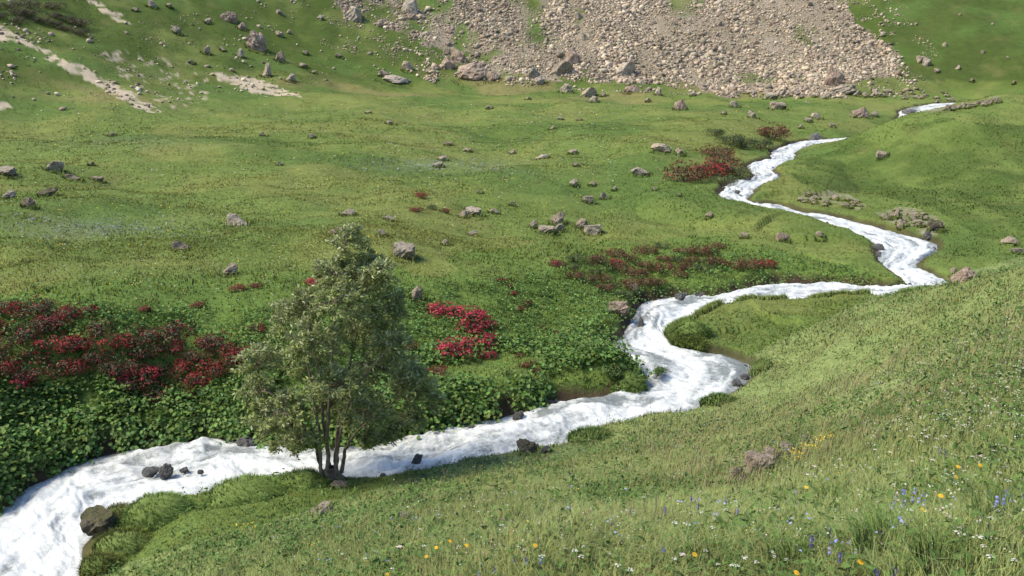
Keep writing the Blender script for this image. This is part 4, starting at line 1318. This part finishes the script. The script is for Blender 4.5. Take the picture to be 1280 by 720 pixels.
# plants by the water
bush('leafy', 822, 463, 10, 'small leafy plant on an islet in the middle of the rapids', squash=1.0)
for u, v, r, lab in ((793, 470, 18, 'leafy plant on the tip of the bank reaching into the rapids'), (770, 460, 20, 'leafy plant behind the tip of the bank at the rapids'), (780, 485, 20, 'leafy plant at the lower side of the bank tip at the rapids'), (245, 520, 20, 'yellowish green tussock plant hanging at the far bank left of the tree'), (280, 535, 14, 'leafy plant hanging over the rocks left of the tree'), (455, 552, 12, 'leafy plant at the water behind the tree, right side'), (660, 503, 15, 'yellow green plant overhanging the stream at the far bank'), (790, 422, 16, 'leafy plant at the left wall of the rapids')):
    bush('leafy', u, v, r, lab)

# ------------------------------------------------------------------ the tree
p0 = hit1(413, 600)
TS = px_m(p0)
tree = empty('willow_tree', tuple(p0))
tag(tree, 'bushy multi-stemmed green tree leaning over the stream on the near bank', 'tree')


def tl(u, v, dy=0.0):
    """photograph pixel to a point of the tree, dy metres behind its foot"""
    return np.array([(u - 413) * TS, dy, (603 - v) * TS * 1.04])


LOBES = [(443, 322, 24, 32, 0.2), (432, 348, 24, 26, -0.2), (466, 355, 32, 32, 0.3), (482, 350, 22, 26, -0.3), (410, 352, 16, 18, 0.3), (388, 388, 26, 26, 0.1), (440, 378, 44, 36, -0.5), (484, 395, 30, 34, 0.2), (365, 410, 34, 34, 0.3), (405, 420, 42, 34, -0.7), (450, 425, 46, 36, 0.6), (492, 432, 32, 32, -0.2),
         (334, 452, 34, 30, -0.2), (385, 465, 46, 34, 0.8), (430, 470, 46, 32, -0.8), (478, 472, 44, 34, 0.6), (512, 480, 32, 32, -0.1), (318, 498, 28, 28, 0.3), (365, 505, 44, 30, -0.6), (415, 510, 44, 26, 0.9), (460, 512, 42, 28, -0.4), (515, 508, 40, 28, 0.4), (335, 535, 38, 24, 0.2), (385, 542, 28, 18, -0.5), (455, 538, 36, 18, 0.5), (500, 535, 30, 18, 0.2), (365, 552, 26, 14, -0.3), (440, 520, 26, 20, 1.0), (400, 528, 26, 18, 0.9), (470, 545, 24, 14, -0.2)]
limbs = []
bases = [(400, 0.05), (405, -0.12), (409, 0.12), (413, -0.12), (418, 0.12), (423, -0.1), (428, 0.06)]
tops = [(335, 470, -0.1), (372, 400, 0.25), (405, 360, -0.3), (438, 310, 0.15), (470, 345, 0.3), (500, 420, -0.2), (520, 490, 0.1)]
root_v = []
for i, ((bu, bd), (tu, tv, td)) in enumerate(zip(bases, tops)):
    b = tl(bu, 585, bd * 2); t_ = tl(tu, tv, td * 3)
    m1 = b + (t_ - b) * 0.22 + np.array([-(t_ - b)[0] * 0.12, 0, 0.12]); m2 = b + (t_ - b) * 0.6 + np.array([-(t_ - b)[0] * 0.10 + rng.normal(0, .06), rng.normal(0, .06), 0.1])
    path = catmull(np.array([tl(413 + (bu - 413) * 0.7, 606, bd), b, m1, m2, t_]), 6)
    rad = np.interp(np.linspace(0, 1, len(path)), [0, 0.15, 0.5, 1], [0.066, 0.046, 0.030, 0.005]) * rng.uniform(0.85, 1.15)
    path = path + 0.012 * rng.normal(0, 1, path.shape)
    limbs.append((path, rad))
    mesh_np('limb', *tube(path, rad, 8), M_BARK, smooth=True, parent=tree)
fl = [tube([(0, 0, -0.25), (0, 0, 0.0), (0.02, 0, 0.18), (0.02, 0, 0.3)], [0.34, 0.26, 0.19, 0.10], 12)]
for k in range(6):
    t_ = k * 1.05
    fl.append(tube([(0.1 * math.cos(t_), 0.1 * math.sin(t_), 0.12), (0.3 * math.cos(t_), 0.3 * math.sin(t_), -0.02), (0.5 * math.cos(t_), 0.5 * math.sin(t_), -0.16)], [0.07, 0.05, 0.02], 7))
mesh_np('trunk', *join4(fl), M_BARK, smooth=True, parent=tree)
LP = np.concatenate([p for p, r in limbs]); LRD = np.concatenate([r for p, r in limbs])
twigs = []; leaf_parts = []
for (cu, cv, ru, rv, dy) in LOBES:
    c0 = tl(cu, cv, dy); ra = np.array([ru * TS, (ru + rv) * 0.5 * TS, rv * TS])
    ru, rv = ru * 0.84, rv * 0.84
    ra = ra * 0.84
    nt_ = int(15 + ru * rv / 32)
    # one branch to the lobe
    zmask = LP[:, 2] < c0[2] + 0.1
    dsts = np.linalg.norm(LP - c0, axis=1) + np.where(zmask, 0, 9)
    j = int(np.argmin(dsts))
    br = catmull(np.array([LP[j], LP[j] * 0.5 + c0 * 0.5 + [0, 0, 0.08], c0]), 5)
    twigs.append(tube(br, np.linspace(min(0.022, LRD[j]), 0.007, len(br)), 5))
    for q in range(nt_):
        d = rand_dir(1, 0.35)[0]
        tip = c0 + d * ra * rng.uniform(0.72, 1.12) + np.array([0.08, 0, 0.0])
        s = br[rng.integers(len(br) // 2, len(br))]
        mid = s * 0.45 + tip * 0.55 + rng.normal(0, 0.05, 3)
        tw = catmull(np.array([s, mid, tip]), 5)
        twigs.append(tube(tw, np.linspace(0.006, 0.0022, len(tw)), 4))
        nl = int(rng.integers(28, 50))
        f = rng.uniform(0.5, 1.04, nl)
        P = np.stack([np.interp(f, np.linspace(0, 1, len(tw)), tw[:, k]) for k in range(3)], 1) + rng.normal(0, 0.035, (nl, 3))
        clear = (np.abs(P[:, 0] - 0.02) < 0.36 - 0.1 * P[:, 2]) & (P[:, 2] < 0.95) & (P[:, 1] < 0.5)
        P = P[~clear]; nl = len(P)
        td = tw[-1] - tw[-4]; td /= np.linalg.norm(td)
        dr = td[None] * 0.9 + rand_dir(nl, 0.35) * 0.9 + np.array([0.35, 0, 0.1])
        L = rng.uniform(0.07, 0.12, nl)
        cb = np.array([0.245, 0.290, 0.095]) * rng.uniform(0.7, 1.25) * rng.uniform(0.75, 1.3, nl)[:, None]
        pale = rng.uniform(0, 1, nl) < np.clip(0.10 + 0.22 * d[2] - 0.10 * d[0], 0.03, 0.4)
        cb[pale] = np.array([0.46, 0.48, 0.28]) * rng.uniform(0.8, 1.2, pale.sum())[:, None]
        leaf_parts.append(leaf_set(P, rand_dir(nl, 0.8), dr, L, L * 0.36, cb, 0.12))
mesh_np('twigs', *join4(twigs), M_BARK, smooth=True, parent=tree)['kind'] = 'stuff'
M_TLEAF = mat_leafy('willow_leaves', 0.38, 0.55, 0.2, backmix=(0.29, 0.315, 0.165), up=0.12)
lv = join(leaf_parts)
mesh_np('crown', *lv[:2], M_TLEAF, tints=lv[2], parent=tree)


# ------------------------------------------------------------------ grassy hummocks and tussocks
def make_tussock(name, nb, hgt, spread, col, wid):
    a = rng.uniform(0, 6.28, nb); rr_ = np.sqrt(rng.uniform(0, 1, nb)) * spread
    P = np.stack([rr_ * np.cos(a), rr_ * np.sin(a), np.zeros(nb)], 1)
    ln = np.stack([np.cos(a), np.sin(a), np.zeros(nb)], 1) * (rr_ / spread * 0.6 + rng.uniform(0, 0.25, nb))[:, None] + rng.normal(0, 0.1, (nb, 3)) * [1, 1, 0]
    c = np.array(col) * rng.uniform(0.65, 1.35, nb)[:, None]
    v, f, t_ = blades(P, rng.uniform(0.5, 1.1, nb) * hgt, np.full(nb, wid) * rng.uniform(0.7, 1.3, nb), ln, rng.uniform(0, 6.28, nb), c)
    return mesh_np(name, v, f, M_GRASS, tints=t_)


o = make_tussock('grass_tussock', 520, 0.30, 0.16, (0.085, 0.165, 0.036), 0.005)
q = hit1(1108, 695); o.location = tuple(q)
tag(o, 'tall dark green grass tussock standing out in the near flowery slope', 'grass tuft')
for (u, v), lab in zip(((1250, 660), (990, 715), (1175, 715), (890, 716), (1040, 640)), ('green tussock near the right edge under the blue flowers', 'green tussock at the bottom edge beside a yellow flower', 'light tussock at the bottom edge right of the dark tussock', 'light tussock at the bottom edge left of the yellow flower', 'thin pale tussock up left of the dark tussock')):
    o = make_tussock('grass_tussock', 170, 0.32, 0.12, (0.085, 0.15, 0.03), 0.005)
    o.location = tuple(hit1(u, v)); tag(o, lab, 'grass tuft')


def hummock(u, v, ru, rv, lab, col=(0.135, 0.215, 0.048), name='grassy_hummock'):
    """an earth mound overgrown with dense grass at the edge of the water"""
    p = hit1(u, v + rv * 0.7); s = px_m(p)
    root = empty(name, (p[0], p[1], p[2] - 0.1)); tag(root, lab, 'hummock')
    bm = bmesh.new(); bmesh.ops.create_icosphere(bm, subdivisions=4, radius=1.0)
    P = np.array([q_.co[:] for q_ in bm.verts])
    P *= (1 + 0.16 * fbm(P[:, 0] * 1.6 + u, P[:, 1] * 1.6 + P[:, 2], 901, 3))[:, None]
    rad = np.array([ru * s, ru * s * 0.75, 1.7 * rv * s])
    P = P * rad
    for q_, w in zip(bm.verts, P): q_.co = w
    me = bpy.data.meshes.new('earth_mound'); bm.to_mesh(me); N = np.array([q_.normal[:] for q_ in bm.verts]); bm.free()
    me.polygons.foreach_set('use_smooth', np.ones(len(me.polygons), bool))
    me.materials.append(M_THATCH)
    e = bpy.data.objects.new('earth_mound', me); COL.objects.link(e); e.parent = root
    nb = int(min(6000, 1000 + ru * rv * 2.4))
    d = rand_dir(nb, 0.25); d[:, 2] = np.abs(d[:, 2]) * 1.0 - 0.12
    Pb = d * rad * (1 + 0.16 * fbm(d[:, 0] * 1.6 + u, d[:, 1] * 1.6 + d[:, 2], 901, 3))[:, None]
    ln = np.stack([d[:, 0] * 0.7 + rng.normal(0.1, .3, nb), d[:, 1] * 0.7 + rng.normal(0, .3, nb), np.zeros(nb)], 1)
    c = np.array(col) * rng.uniform(0.65, 1.35, nb)[:, None] * (1 + 0.3 * fbm(Pb[:, 0] / .3, Pb[:, 1] / .3 + Pb[:, 2], 905, 2))[:, None]
    v_, f_, t_ = blades(Pb, rng.uniform(0.05, 0.17, nb), np.full(nb, max(0.006, 0.9 * s)), ln, rng.uniform(0, 6.28, nb), c)
    mesh_np('grass_cover', v_, f_, M_GRASS, tints=t_, parent=root)


M_THATCH = mat_plain('grassy_thatch', (0.095, 0.135, 0.034), (0.14, 0.195, 0.048), 5, 0.95)
hummock(200, 630, 44, 19, 'rounded grassy hummock right of the large mossy boulder')
hummock(310, 610, 52, 18, 'long grassy hummock at the water left of the tree foot')
hummock(382, 598, 34, 15, 'grassy hummock at the left foot of the tree')
hummock(160, 672, 40, 12, 'low yellowish grassy hummock below the large mossy boulder', (0.10, 0.125, 0.028))
hummock(128, 700, 26, 14, 'yellowish grassy bank hummock at the water in the lower left corner', (0.12, 0.14, 0.035))
hummock(148, 640, 26, 13, 'small brownish tuft on the back of the large mossy boulder', (0.11, 0.105, 0.035))
hummock(866, 408, 24, 10, 'grassy hummock on the near bank at the rapids bend')
hummock(740, 540, 30, 8, 'grassy hummock at the water right of the rounded mossy rock', (0.075, 0.135, 0.028))
hummock(900, 497, 24, 6, 'low grassy hummock at the near edge of the pool', (0.085, 0.14, 0.03))
hummock(786, 478, 22, 14, 'overgrown hummock on the tip of the far bank at the rapids')


# low herbs between the grasses of the near slope
x, y, r = scatter(30000, -30, 37, 3.2, 30)
u, v, _ = project(x, y, gi(GZ, x, y))
ok = (gi(DS, x, y) > 0.3) & not_lush(x, y) & (rng.uniform(-0.5, 0.7, len(x)) < fbm(x / 1.4, y / 1.4, 411, 3) + 0.35 * in_poly([(1060, 500), (1280, 400), (1280, 540), (1100, 560)], u, v)) & ((y < 24) | (x > 0))
x, y, r = x[ok], y[ok], r[ok]; n = len(x)
per = 5
P = np.repeat(np.stack([x, y, gi(GZ, x, y)], 1), per, axis=0) + np.stack([rng.normal(0, 0.05, n * per), rng.normal(0, 0.05, n * per), rng.uniform(0.03, 0.17, n * per)], 1)
L = np.repeat(rng.uniform(0.03, 0.065, n) * (1 + 0.02 * r), per) * rng.uniform(0.7, 1.3, n * per)
c = np.repeat(np.array([0.105, 0.175, 0.045]) * rng.uniform(0.7, 1.3, n)[:, None], per, axis=0) * rng.uniform(0.8, 1.2, n * per)[:, None]
hb = leaf_set(P, rand_dir(n * per, 1.6), rand_dir(n * per, 0.3), L, L * rng.uniform(0.3, 0.6, n * per), c)
o = mesh_np('meadow_herbs', *hb[:2], M_LEAF, tints=hb[2])
tag(o, 'small leafy herbs between the grasses of the near slope', 'herbs', kind='stuff')


# ------------------------------------------------------------------ flowers
M_WHITE = mat_plain('white_petals', (0.52, 0.52, 0.44), (0.62, 0.62, 0.53), 30, 0.7, 0.25)
M_CREAM = mat_plain('pinkish_petals', (0.62, 0.52, 0.48), (0.72, 0.64, 0.60), 30, 0.7, 0.25)
M_YEL = mat_plain('yellow_petals', (0.72, 0.42, 0.02), (0.80, 0.52, 0.04), 30, 0.7, 0.25)
M_ORG = mat_plain('orange_centre', (0.50, 0.22, 0.02), (0.62, 0.30, 0.03), 30, 0.7, 0.1)
M_BLUE = mat_plain('blue_petals', (0.24, 0.26, 0.62), (0.34, 0.36, 0.70), 30, 0.7, 0.25)
M_VIO = mat_plain('violet_petals', (0.13, 0.10, 0.34), (0.22, 0.17, 0.46), 30, 0.7, 0.25)
M_FSTEM = mat_plain('flower_stem', (0.07, 0.12, 0.03), (0.10, 0.16, 0.04), 20, 0.7, 0.2)


def disc(c, r, n=6, nz=(0, 0, 1), cup=0.2):
    c = np.array(c, float); nz = np.array(nz, float); nz /= np.linalg.norm(nz)
    a = np.cross(nz, [0.3, 0.9, 0.1]); a /= np.linalg.norm(a); b = np.cross(nz, a)
    th = np.arange(n) * 2 * math.pi / n + rng.uniform(0, 1)
    ring = c + (a * np.cos(th)[:, None] + b * np.sin(th)[:, None]) * r + nz * r * cup
    V = np.vstack([c[None], ring])
    Fc = np.array([[0, 1 + k, 1 + (k + 1) % n] for k in range(n)])
    return V, Fc


def make_flower(name, kind, cat):
    root = empty(name, (0, 0, -300)); tag(root, 'proto', cat)
    H_ = 0.30
    bend = rng.uniform(-0.05, 0.05, 2)
    top = np.array([bend[0], bend[1], H_])
    if kind in ('white', 'cream'):
        st_ = [tube([(0, 0, -0.03), (bend[0] * .4, bend[1] * .4, 0.15), top * [1, 1, 0.9]], [0.0022, 0.002, 0.0016], 5)]
        hd = []
        for k in range(15):
            t_ = rng.uniform(0, 6.28); rr_ = 0.032 * math.sqrt(rng.uniform(0, 1))
            c = top + np.array([rr_ * math.cos(t_), rr_ * math.sin(t_), 0.006 * math.cos(rr_ * 40) + rng.uniform(0, .004)])
            st_.append(tube([top * [1, 1, 0.9], c * 0.5 + top * 0.5 - [0, 0, 0.012], c], [0.0012, 0.001, 0.0008], 4))
            hd.append(disc(c, 0.0085, 6, (rr_ * math.cos(t_) * 8, rr_ * math.sin(t_) * 8, 1)))
        V, Fc = join4(hd)
        mesh_np('flower_head', V, Fc, M_WHITE if kind == 'white' else M_CREAM, parent=root)
    elif kind == 'yellow':
        st_ = [tube([(0, 0, -0.03), (bend[0] * .4, bend[1] * .4, 0.15), top], [0.0025, 0.0022, 0.002], 5)]
        nrm_ = np.array([0.1, -0.45, 0.85]); nrm_ /= np.linalg.norm(nrm_)
        a = np.cross(nrm_, [0, 1, 0]); a /= np.linalg.norm(a); b = np.cross(nrm_, a)
        n = 16; th = np.arange(n) * 2 * math.pi / n
        dv = a * np.cos(th)[:, None] + b * np.sin(th)[:, None] + nrm_ * 0.12
        v, f, _t = leaf_set(top + dv * 0.007, np.repeat(nrm_[None], n, 0), dv, np.full(n, 0.027), np.full(n, 0.0115), np.zeros((n, 3)), 0.1)
        h_ = mesh_np('flower_head', v, f, M_YEL, parent=root)
        V, Fc = disc(top + nrm_ * 0.004, 0.011, 10, nrm_, -0.25)
        mesh_np('centre', V, Fc, M_ORG, parent=h_)
    else:
        st_ = [tube([(0, 0, -0.03), (bend[0] * .4, bend[1] * .4, 0.15), top], [0.0022, 0.002, 0.001], 5)]
        hd = []
        for k in range(9 if kind == 'violet' else 6):
            t_ = rng.uniform(0, 6.28); z = H_ - 0.011 * k if kind == 'violet' else H_ - rng.uniform(0, 0.05)
            dr = np.array([math.cos(t_), math.sin(t_), 0.25])
            c = np.array([bend[0], bend[1], z]) * [z / H_, z / H_, 1] + dr * rng.uniform(0.006, 0.02)
            th = np.arange(5) * 2 * math.pi / 5
            a = np.cross(dr, [0, 0, 1.0]); a /= np.linalg.norm(a); b = np.cross(dr, a)
            dv = a * np.cos(th)[:, None] + b * np.sin(th)[:, None] + dr * 0.6
            v, f, _t = leaf_set(np.repeat(c[None], 5, 0), np.repeat(dr[None], 5, 0), dv, np.full(5, 0.015), np.full(5, 0.010), np.zeros((5, 3)), 0.1)
            hd.append((v, f))
        mesh_np('flower_head', *join4(hd), M_VIO if kind == 'violet' else M_BLUE, parent=root)
    mesh_np('stem', *join4(st_), M_FSTEM, parent=root)
    a = rng.uniform(0, 6.28, 7)
    dv = np.stack([np.cos(a), np.sin(a), np.full(7, 0.9)], 1)
    v, f, _t = leaf_set(np.stack([0 * a, 0 * a, rng.uniform(0.02, 0.18, 7)], 1), np.stack([-np.cos(a), -np.sin(a), 0.7 + 0 * a], 1), dv, rng.uniform(0.03, 0.06, 7), np.full(7, 0.012), np.zeros((7, 3)))
    mesh_np('leaves', v, f, M_FSTEM, parent=root)
    return root


FP = {k: make_flower(nm, k, 'flower') for k, nm in (('white', 'white_yarrow'), ('cream', 'pinkish_yarrow'), ('yellow', 'yellow_daisy'), ('blue', 'blue_bellflower'), ('violet', 'violet_flower'))}
FUSED = set()
BUSH_AT = []


def flower(kind, u, v, label, group=None, size=1.0):
    size *= {'white': 0.55, 'cream': 0.62, 'yellow': 0.52, 'blue': 0.6, 'violet': 0.7}[kind]
    # the foot is a stem's length below the head that shows
    p = hit1(u, v)
    for _ in range(3):
        s = px_m(p)
        p = hit1(u, min(v + 0.30 * size * 0.93 / s, 900))
    loc = tuple(p); rz = random.uniform(0, 6.28) if kind != 'yellow' else random.uniform(-0.6, 0.6)
    if kind not in FUSED:
        FUSED.add(kind); o = FP[kind]
        o.location = loc; o.rotation_euler = (0, 0, rz); o.scale = (size,) * 3; o['label'] = label
        if group: o['group'] = group
        return o
    return dup(FP[kind], loc, rz, size, label, group)


for (u, v), lab in zip(((873, 694), (1080, 704), (1000, 717), (1200, 585), (1228, 583), (1198, 597), (1177, 622), (673, 683), (546, 686), (536, 697), (567, 677), (587, 683), (489, 718), (1008, 611)),
                       ('yellow daisy near the bottom, left of the dark tussock', 'yellow daisy directly below the dark tussock', 'yellow daisy cut by the bottom edge left of the dark tussock', 'left yellow daisy of the pair in the right flowery slope', 'right yellow daisy of the pair in the right flowery slope', 'yellow daisy just below the pair in the right flowery slope',
                        'lone yellow daisy left below the pair on the right', 'lone bright yellow daisy in the lower middle grass', 'upper left yellow daisy of the bottom left group', 'lowest yellow daisy of the bottom left group', 'yellow daisy at the top of the bottom left group', 'rightmost yellow daisy of the bottom left group', 'yellow daisy cut by the bottom edge, far left', 'orange yellow daisy above the dark tussock to the left')):
    flower('yellow', u, v, lab, size=1.15)
flower('violet', 1009, 669, 'dark violet flower left of the dark tussock', size=1.2)
flower('violet', 1093, 712, 'violet flower below the dark tussock at the bottom edge', size=1.1)
flower('violet', 1117, 710, 'second violet flower at the bottom edge, right of the first', size=0.9)
flower('blue', 832, 681, 'single pale blue flower in the lower middle grass', size=1.2)
for u, v in ((830, 634), (870, 630), (920, 637), (1172, 560), (1180, 562), (905, 622), (862, 620), (1045, 690)):
    flower('violet', u, v, 'dark violet flower spike scattered in the near meadow', 'violet spikes of the near meadow')


def drift(kind, poly, n, lab, grp, sz=(0.8, 1.2)):
    x0, x1 = min(p[0] for p in poly), max(p[0] for p in poly); y0, y1 = min(p[1] for p in poly), max(p[1] for p in poly)
    k = 0
    while k < n:
        u, v = random.uniform(x0, x1), random.uniform(y0, y1)
        if in_poly(poly, [u], [v])[0]:
            flower(kind, u, v, lab, grp, random.uniform(*sz)); k += 1


drift('blue', [(1110, 610), (1165, 608), (1170, 625), (1115, 632)], 16, 'blue bellflower in the drift above right of the dark tussock', 'blue flowers above the dark tussock')
drift('blue', [(1225, 610), (1275, 608), (1280, 625), (1225, 628)], 12, 'blue bellflower in the drift at the right edge', 'blue flowers at the right edge')
drift('blue', [(1030, 655), (1070, 650), (1075, 690), (1030, 690)], 6, 'blue bellflower scattered left of the dark tussock', 'blue flowers left of the dark tussock')
drift('blue', [(600, 700), (680, 690), (680, 718), (600, 718)], 9, 'pale blue flower along the bottom edge, left of middle', 'blue flowers along the bottom edge')
for u, v, lab in ((428, 692, 'white flower head farthest left in the bottom grass'), (459, 698, 'white flower head second from the left in the bottom grass'), (469, 689, 'white flower head beside and above the second from the left'), (532, 682, 'white flower head above the yellow daisies at bottom left'), (679, 694, 'white flower head below the lone bright yellow daisy'),
                  (727, 694, 'white flower head right of the lone bright yellow daisy'), (769, 705, 'white flower head left beside the biggest one at the bottom'), (789, 712, 'biggest white flower head at the bottom, middle'), (720, 688, 'white flower head just above the one right of the yellow daisy'), (844, 654, 'white flower head in the grass up left of the yellow daisy')):
    flower('white', u, v, lab, size=1.25)
flower('cream', 500, 680, 'pinkish flower head left of the bottom left yellow daisies', size=1.5)
flower('cream', 846, 690, 'pinkish flower head left beside the yellow daisy near the bottom', size=1.1)
drift('white', [(840, 640), (960, 620), (1000, 715), (840, 715)], 18, 'white yarrow in the bottom middle of the near meadow', 'white flowers of the bottom middle')
drift('white', [(1100, 540), (1270, 500), (1280, 600), (1150, 610), (1060, 600)], 22, 'white yarrow on the flowery slope at the right', 'white flowers of the right slope')
drift('white', [(1120, 625), (1280, 625), (1280, 700), (1120, 690)], 14, 'white yarrow at the lower right corner of the meadow', 'white flowers of the lower right corner')
drift('white', [(420, 640), (800, 600), (830, 715), (420, 715)], 18, 'white yarrow in the near meadow left of middle', 'white flowers left of middle')
drift('cream', [(1000, 560), (1240, 530), (1240, 590), (1000, 600)], 18, 'pinkish white yarrow on the slope above the dark tussock', 'pinkish flowers of the right slope')

# the countless small ones
def dots(n, poly, size, cols, up, spread=0.02):
    us = rng.uniform(min(p[0] for p in poly), max(p[0] for p in poly), n); vs = rng.uniform(min(p[1] for p in poly), max(p[1] for p in poly), n)
    ok = in_poly(poly, us, vs)
    H = hit(us[ok], vs[ok])
    ok = (gi(DS, H[:, 0], H[:, 1]) > 0.3)
    H = H[ok]
    cl = fbm(H[:, 0] / 1.8, H[:, 1] / 1.8, 1001 + len(H), 3)
    H = H[rng.uniform(-0.6, 0.6, len(H)) < cl + 0.05]
    m = len(H)
    r = np.hypot(H[:, 0], H[:, 1])
    P = H + np.stack([0 * r, 0 * r, up * rng.uniform(0.6, 1.3, m)], 1)
    k = 3
    PP = np.repeat(P, k, axis=0) + rng.normal(0, spread, (m * k, 3)) * [1, 1, 0.3]
    L = np.repeat(np.maximum(size, r * 0.0011), k) * rng.uniform(0.7, 1.3, m * k)
    ci_ = np.repeat(rng.integers(0, len(cols), m), k)
    c = np.array(cols)[ci_] * rng.uniform(0.8, 1.15, m * k)[:, None]
    return leaf_set(PP, rand_dir(m * k, 2.2), rand_dir(m * k), L, L * 0.9, c, 0.1)


WHT, YLW, BLU, PNK = (0.50, 0.50, 0.40), (0.66, 0.48, 0.05), (0.30, 0.32, 0.60), (0.55, 0.42, 0.42)
NEARM = [(380, 640), (700, 560), (960, 480), (1280, 400), (1280, 720), (300, 720)]
RIGHTM = [(1040, 500), (1280, 400), (1280, 560), (1080, 560)]
dd = join([dots(2000, NEARM, 0.014, [WHT, WHT, PNK, WHT], 0.2), dots(900, RIGHTM, 0.016, [WHT], 0.18), dots(260, NEARM, 0.02, [BLU, BLU, BLU, YLW], 0.2), dots(420, [(980, 578), (1010, 560), (1045, 545), (1040, 556), (1000, 584), (985, 586)], 0.02, [YLW], 0.14),
           dots(70, [(295, 660), (330, 660), (325, 668), (300, 668)], 0.03, [YLW], 0.1), dots(1500, [(0, 250), (400, 250), (600, 220), (760, 240), (640, 300), (450, 380), (200, 380), (0, 370)], 0.02, [WHT, YLW, YLW, WHT], 0.12), dots(260, [(0, 270), (250, 270), (250, 300), (0, 300)], 0.03, [BLU, (0.36, 0.38, 0.52)], 0.1),
           dots(220, [(440, 200), (640, 200), (640, 216), (440, 216)], 0.03, [BLU, (0.36, 0.38, 0.52)], 0.1), dots(1200, [(0, 130), (1000, 130), (900, 240), (0, 240)], 0.03, [WHT, WHT, YLW], 0.1), dots(700, [(480, 135), (780, 135), (760, 230), (480, 230)], 0.06, [(0.42, 0.40, 0.32)], 0.08)])
M_DOT = mat_leafy('small_petals', 0.25, 0.7, 0.2)
o = mesh_np('small_wildflowers', *dd[:2], M_DOT, tints=dd[2])
tag(o, 'countless tiny white, yellow and blue flowers dotted through the meadow', 'wildflowers', kind='stuff')

for k_, src in list(PROTO.items()) + list(FP.items()):
    if k_ not in USED and k_ not in FUSED:
        print('UNUSED', k_)
# ------------------------------------------------------------------ light
SUN_EL, SUN_AZ = R(50), R(-100)        # bearing from +Y, negative is to the left
sd = Vector((math.sin(SUN_AZ) * math.cos(SUN_EL), math.cos(SUN_AZ) * math.cos(SUN_EL), math.sin(SUN_EL)))
ld_ = bpy.data.lights.new('sun', 'SUN')
ld_.energy = 2.4; ld_.angle = R(24); ld_.color = (1.0, 0.895, 0.68)
lo = bpy.data.objects.new('sun', ld_); COL.objects.link(lo)
lo.rotation_euler = sd.to_track_quat('Z', 'Y').to_euler()
W_ = bpy.data.worlds.new('World'); S.world = W_; W_.use_nodes = True
wn = W_.node_tree.nodes; bg = wn['Background']
sky = wn.new('ShaderNodeTexSky'); sky.sky_type = 'NISHITA'; sky.sun_disc = False
sky.sun_elevation = SUN_EL; sky.sun_rotation = SUN_AZ % (2 * math.pi); sky.altitude = 2000; sky.air_density = 1.0; sky.dust_density = 2.0
W_.node_tree.links.new(sky.outputs[0], bg.inputs[0])
bg.inputs[1].default_value = 0.145
S.view_settings.view_transform = 'Standard'; S.view_settings.look = 'None'; S.view_settings.exposure = 1.42; S.view_settings.gamma = 1.0
S.cycles.use_denoising = True
S.cycles.max_bounces = 6; S.cycles.diffuse_bounces = 3; S.cycles.transmission_bounces = 3
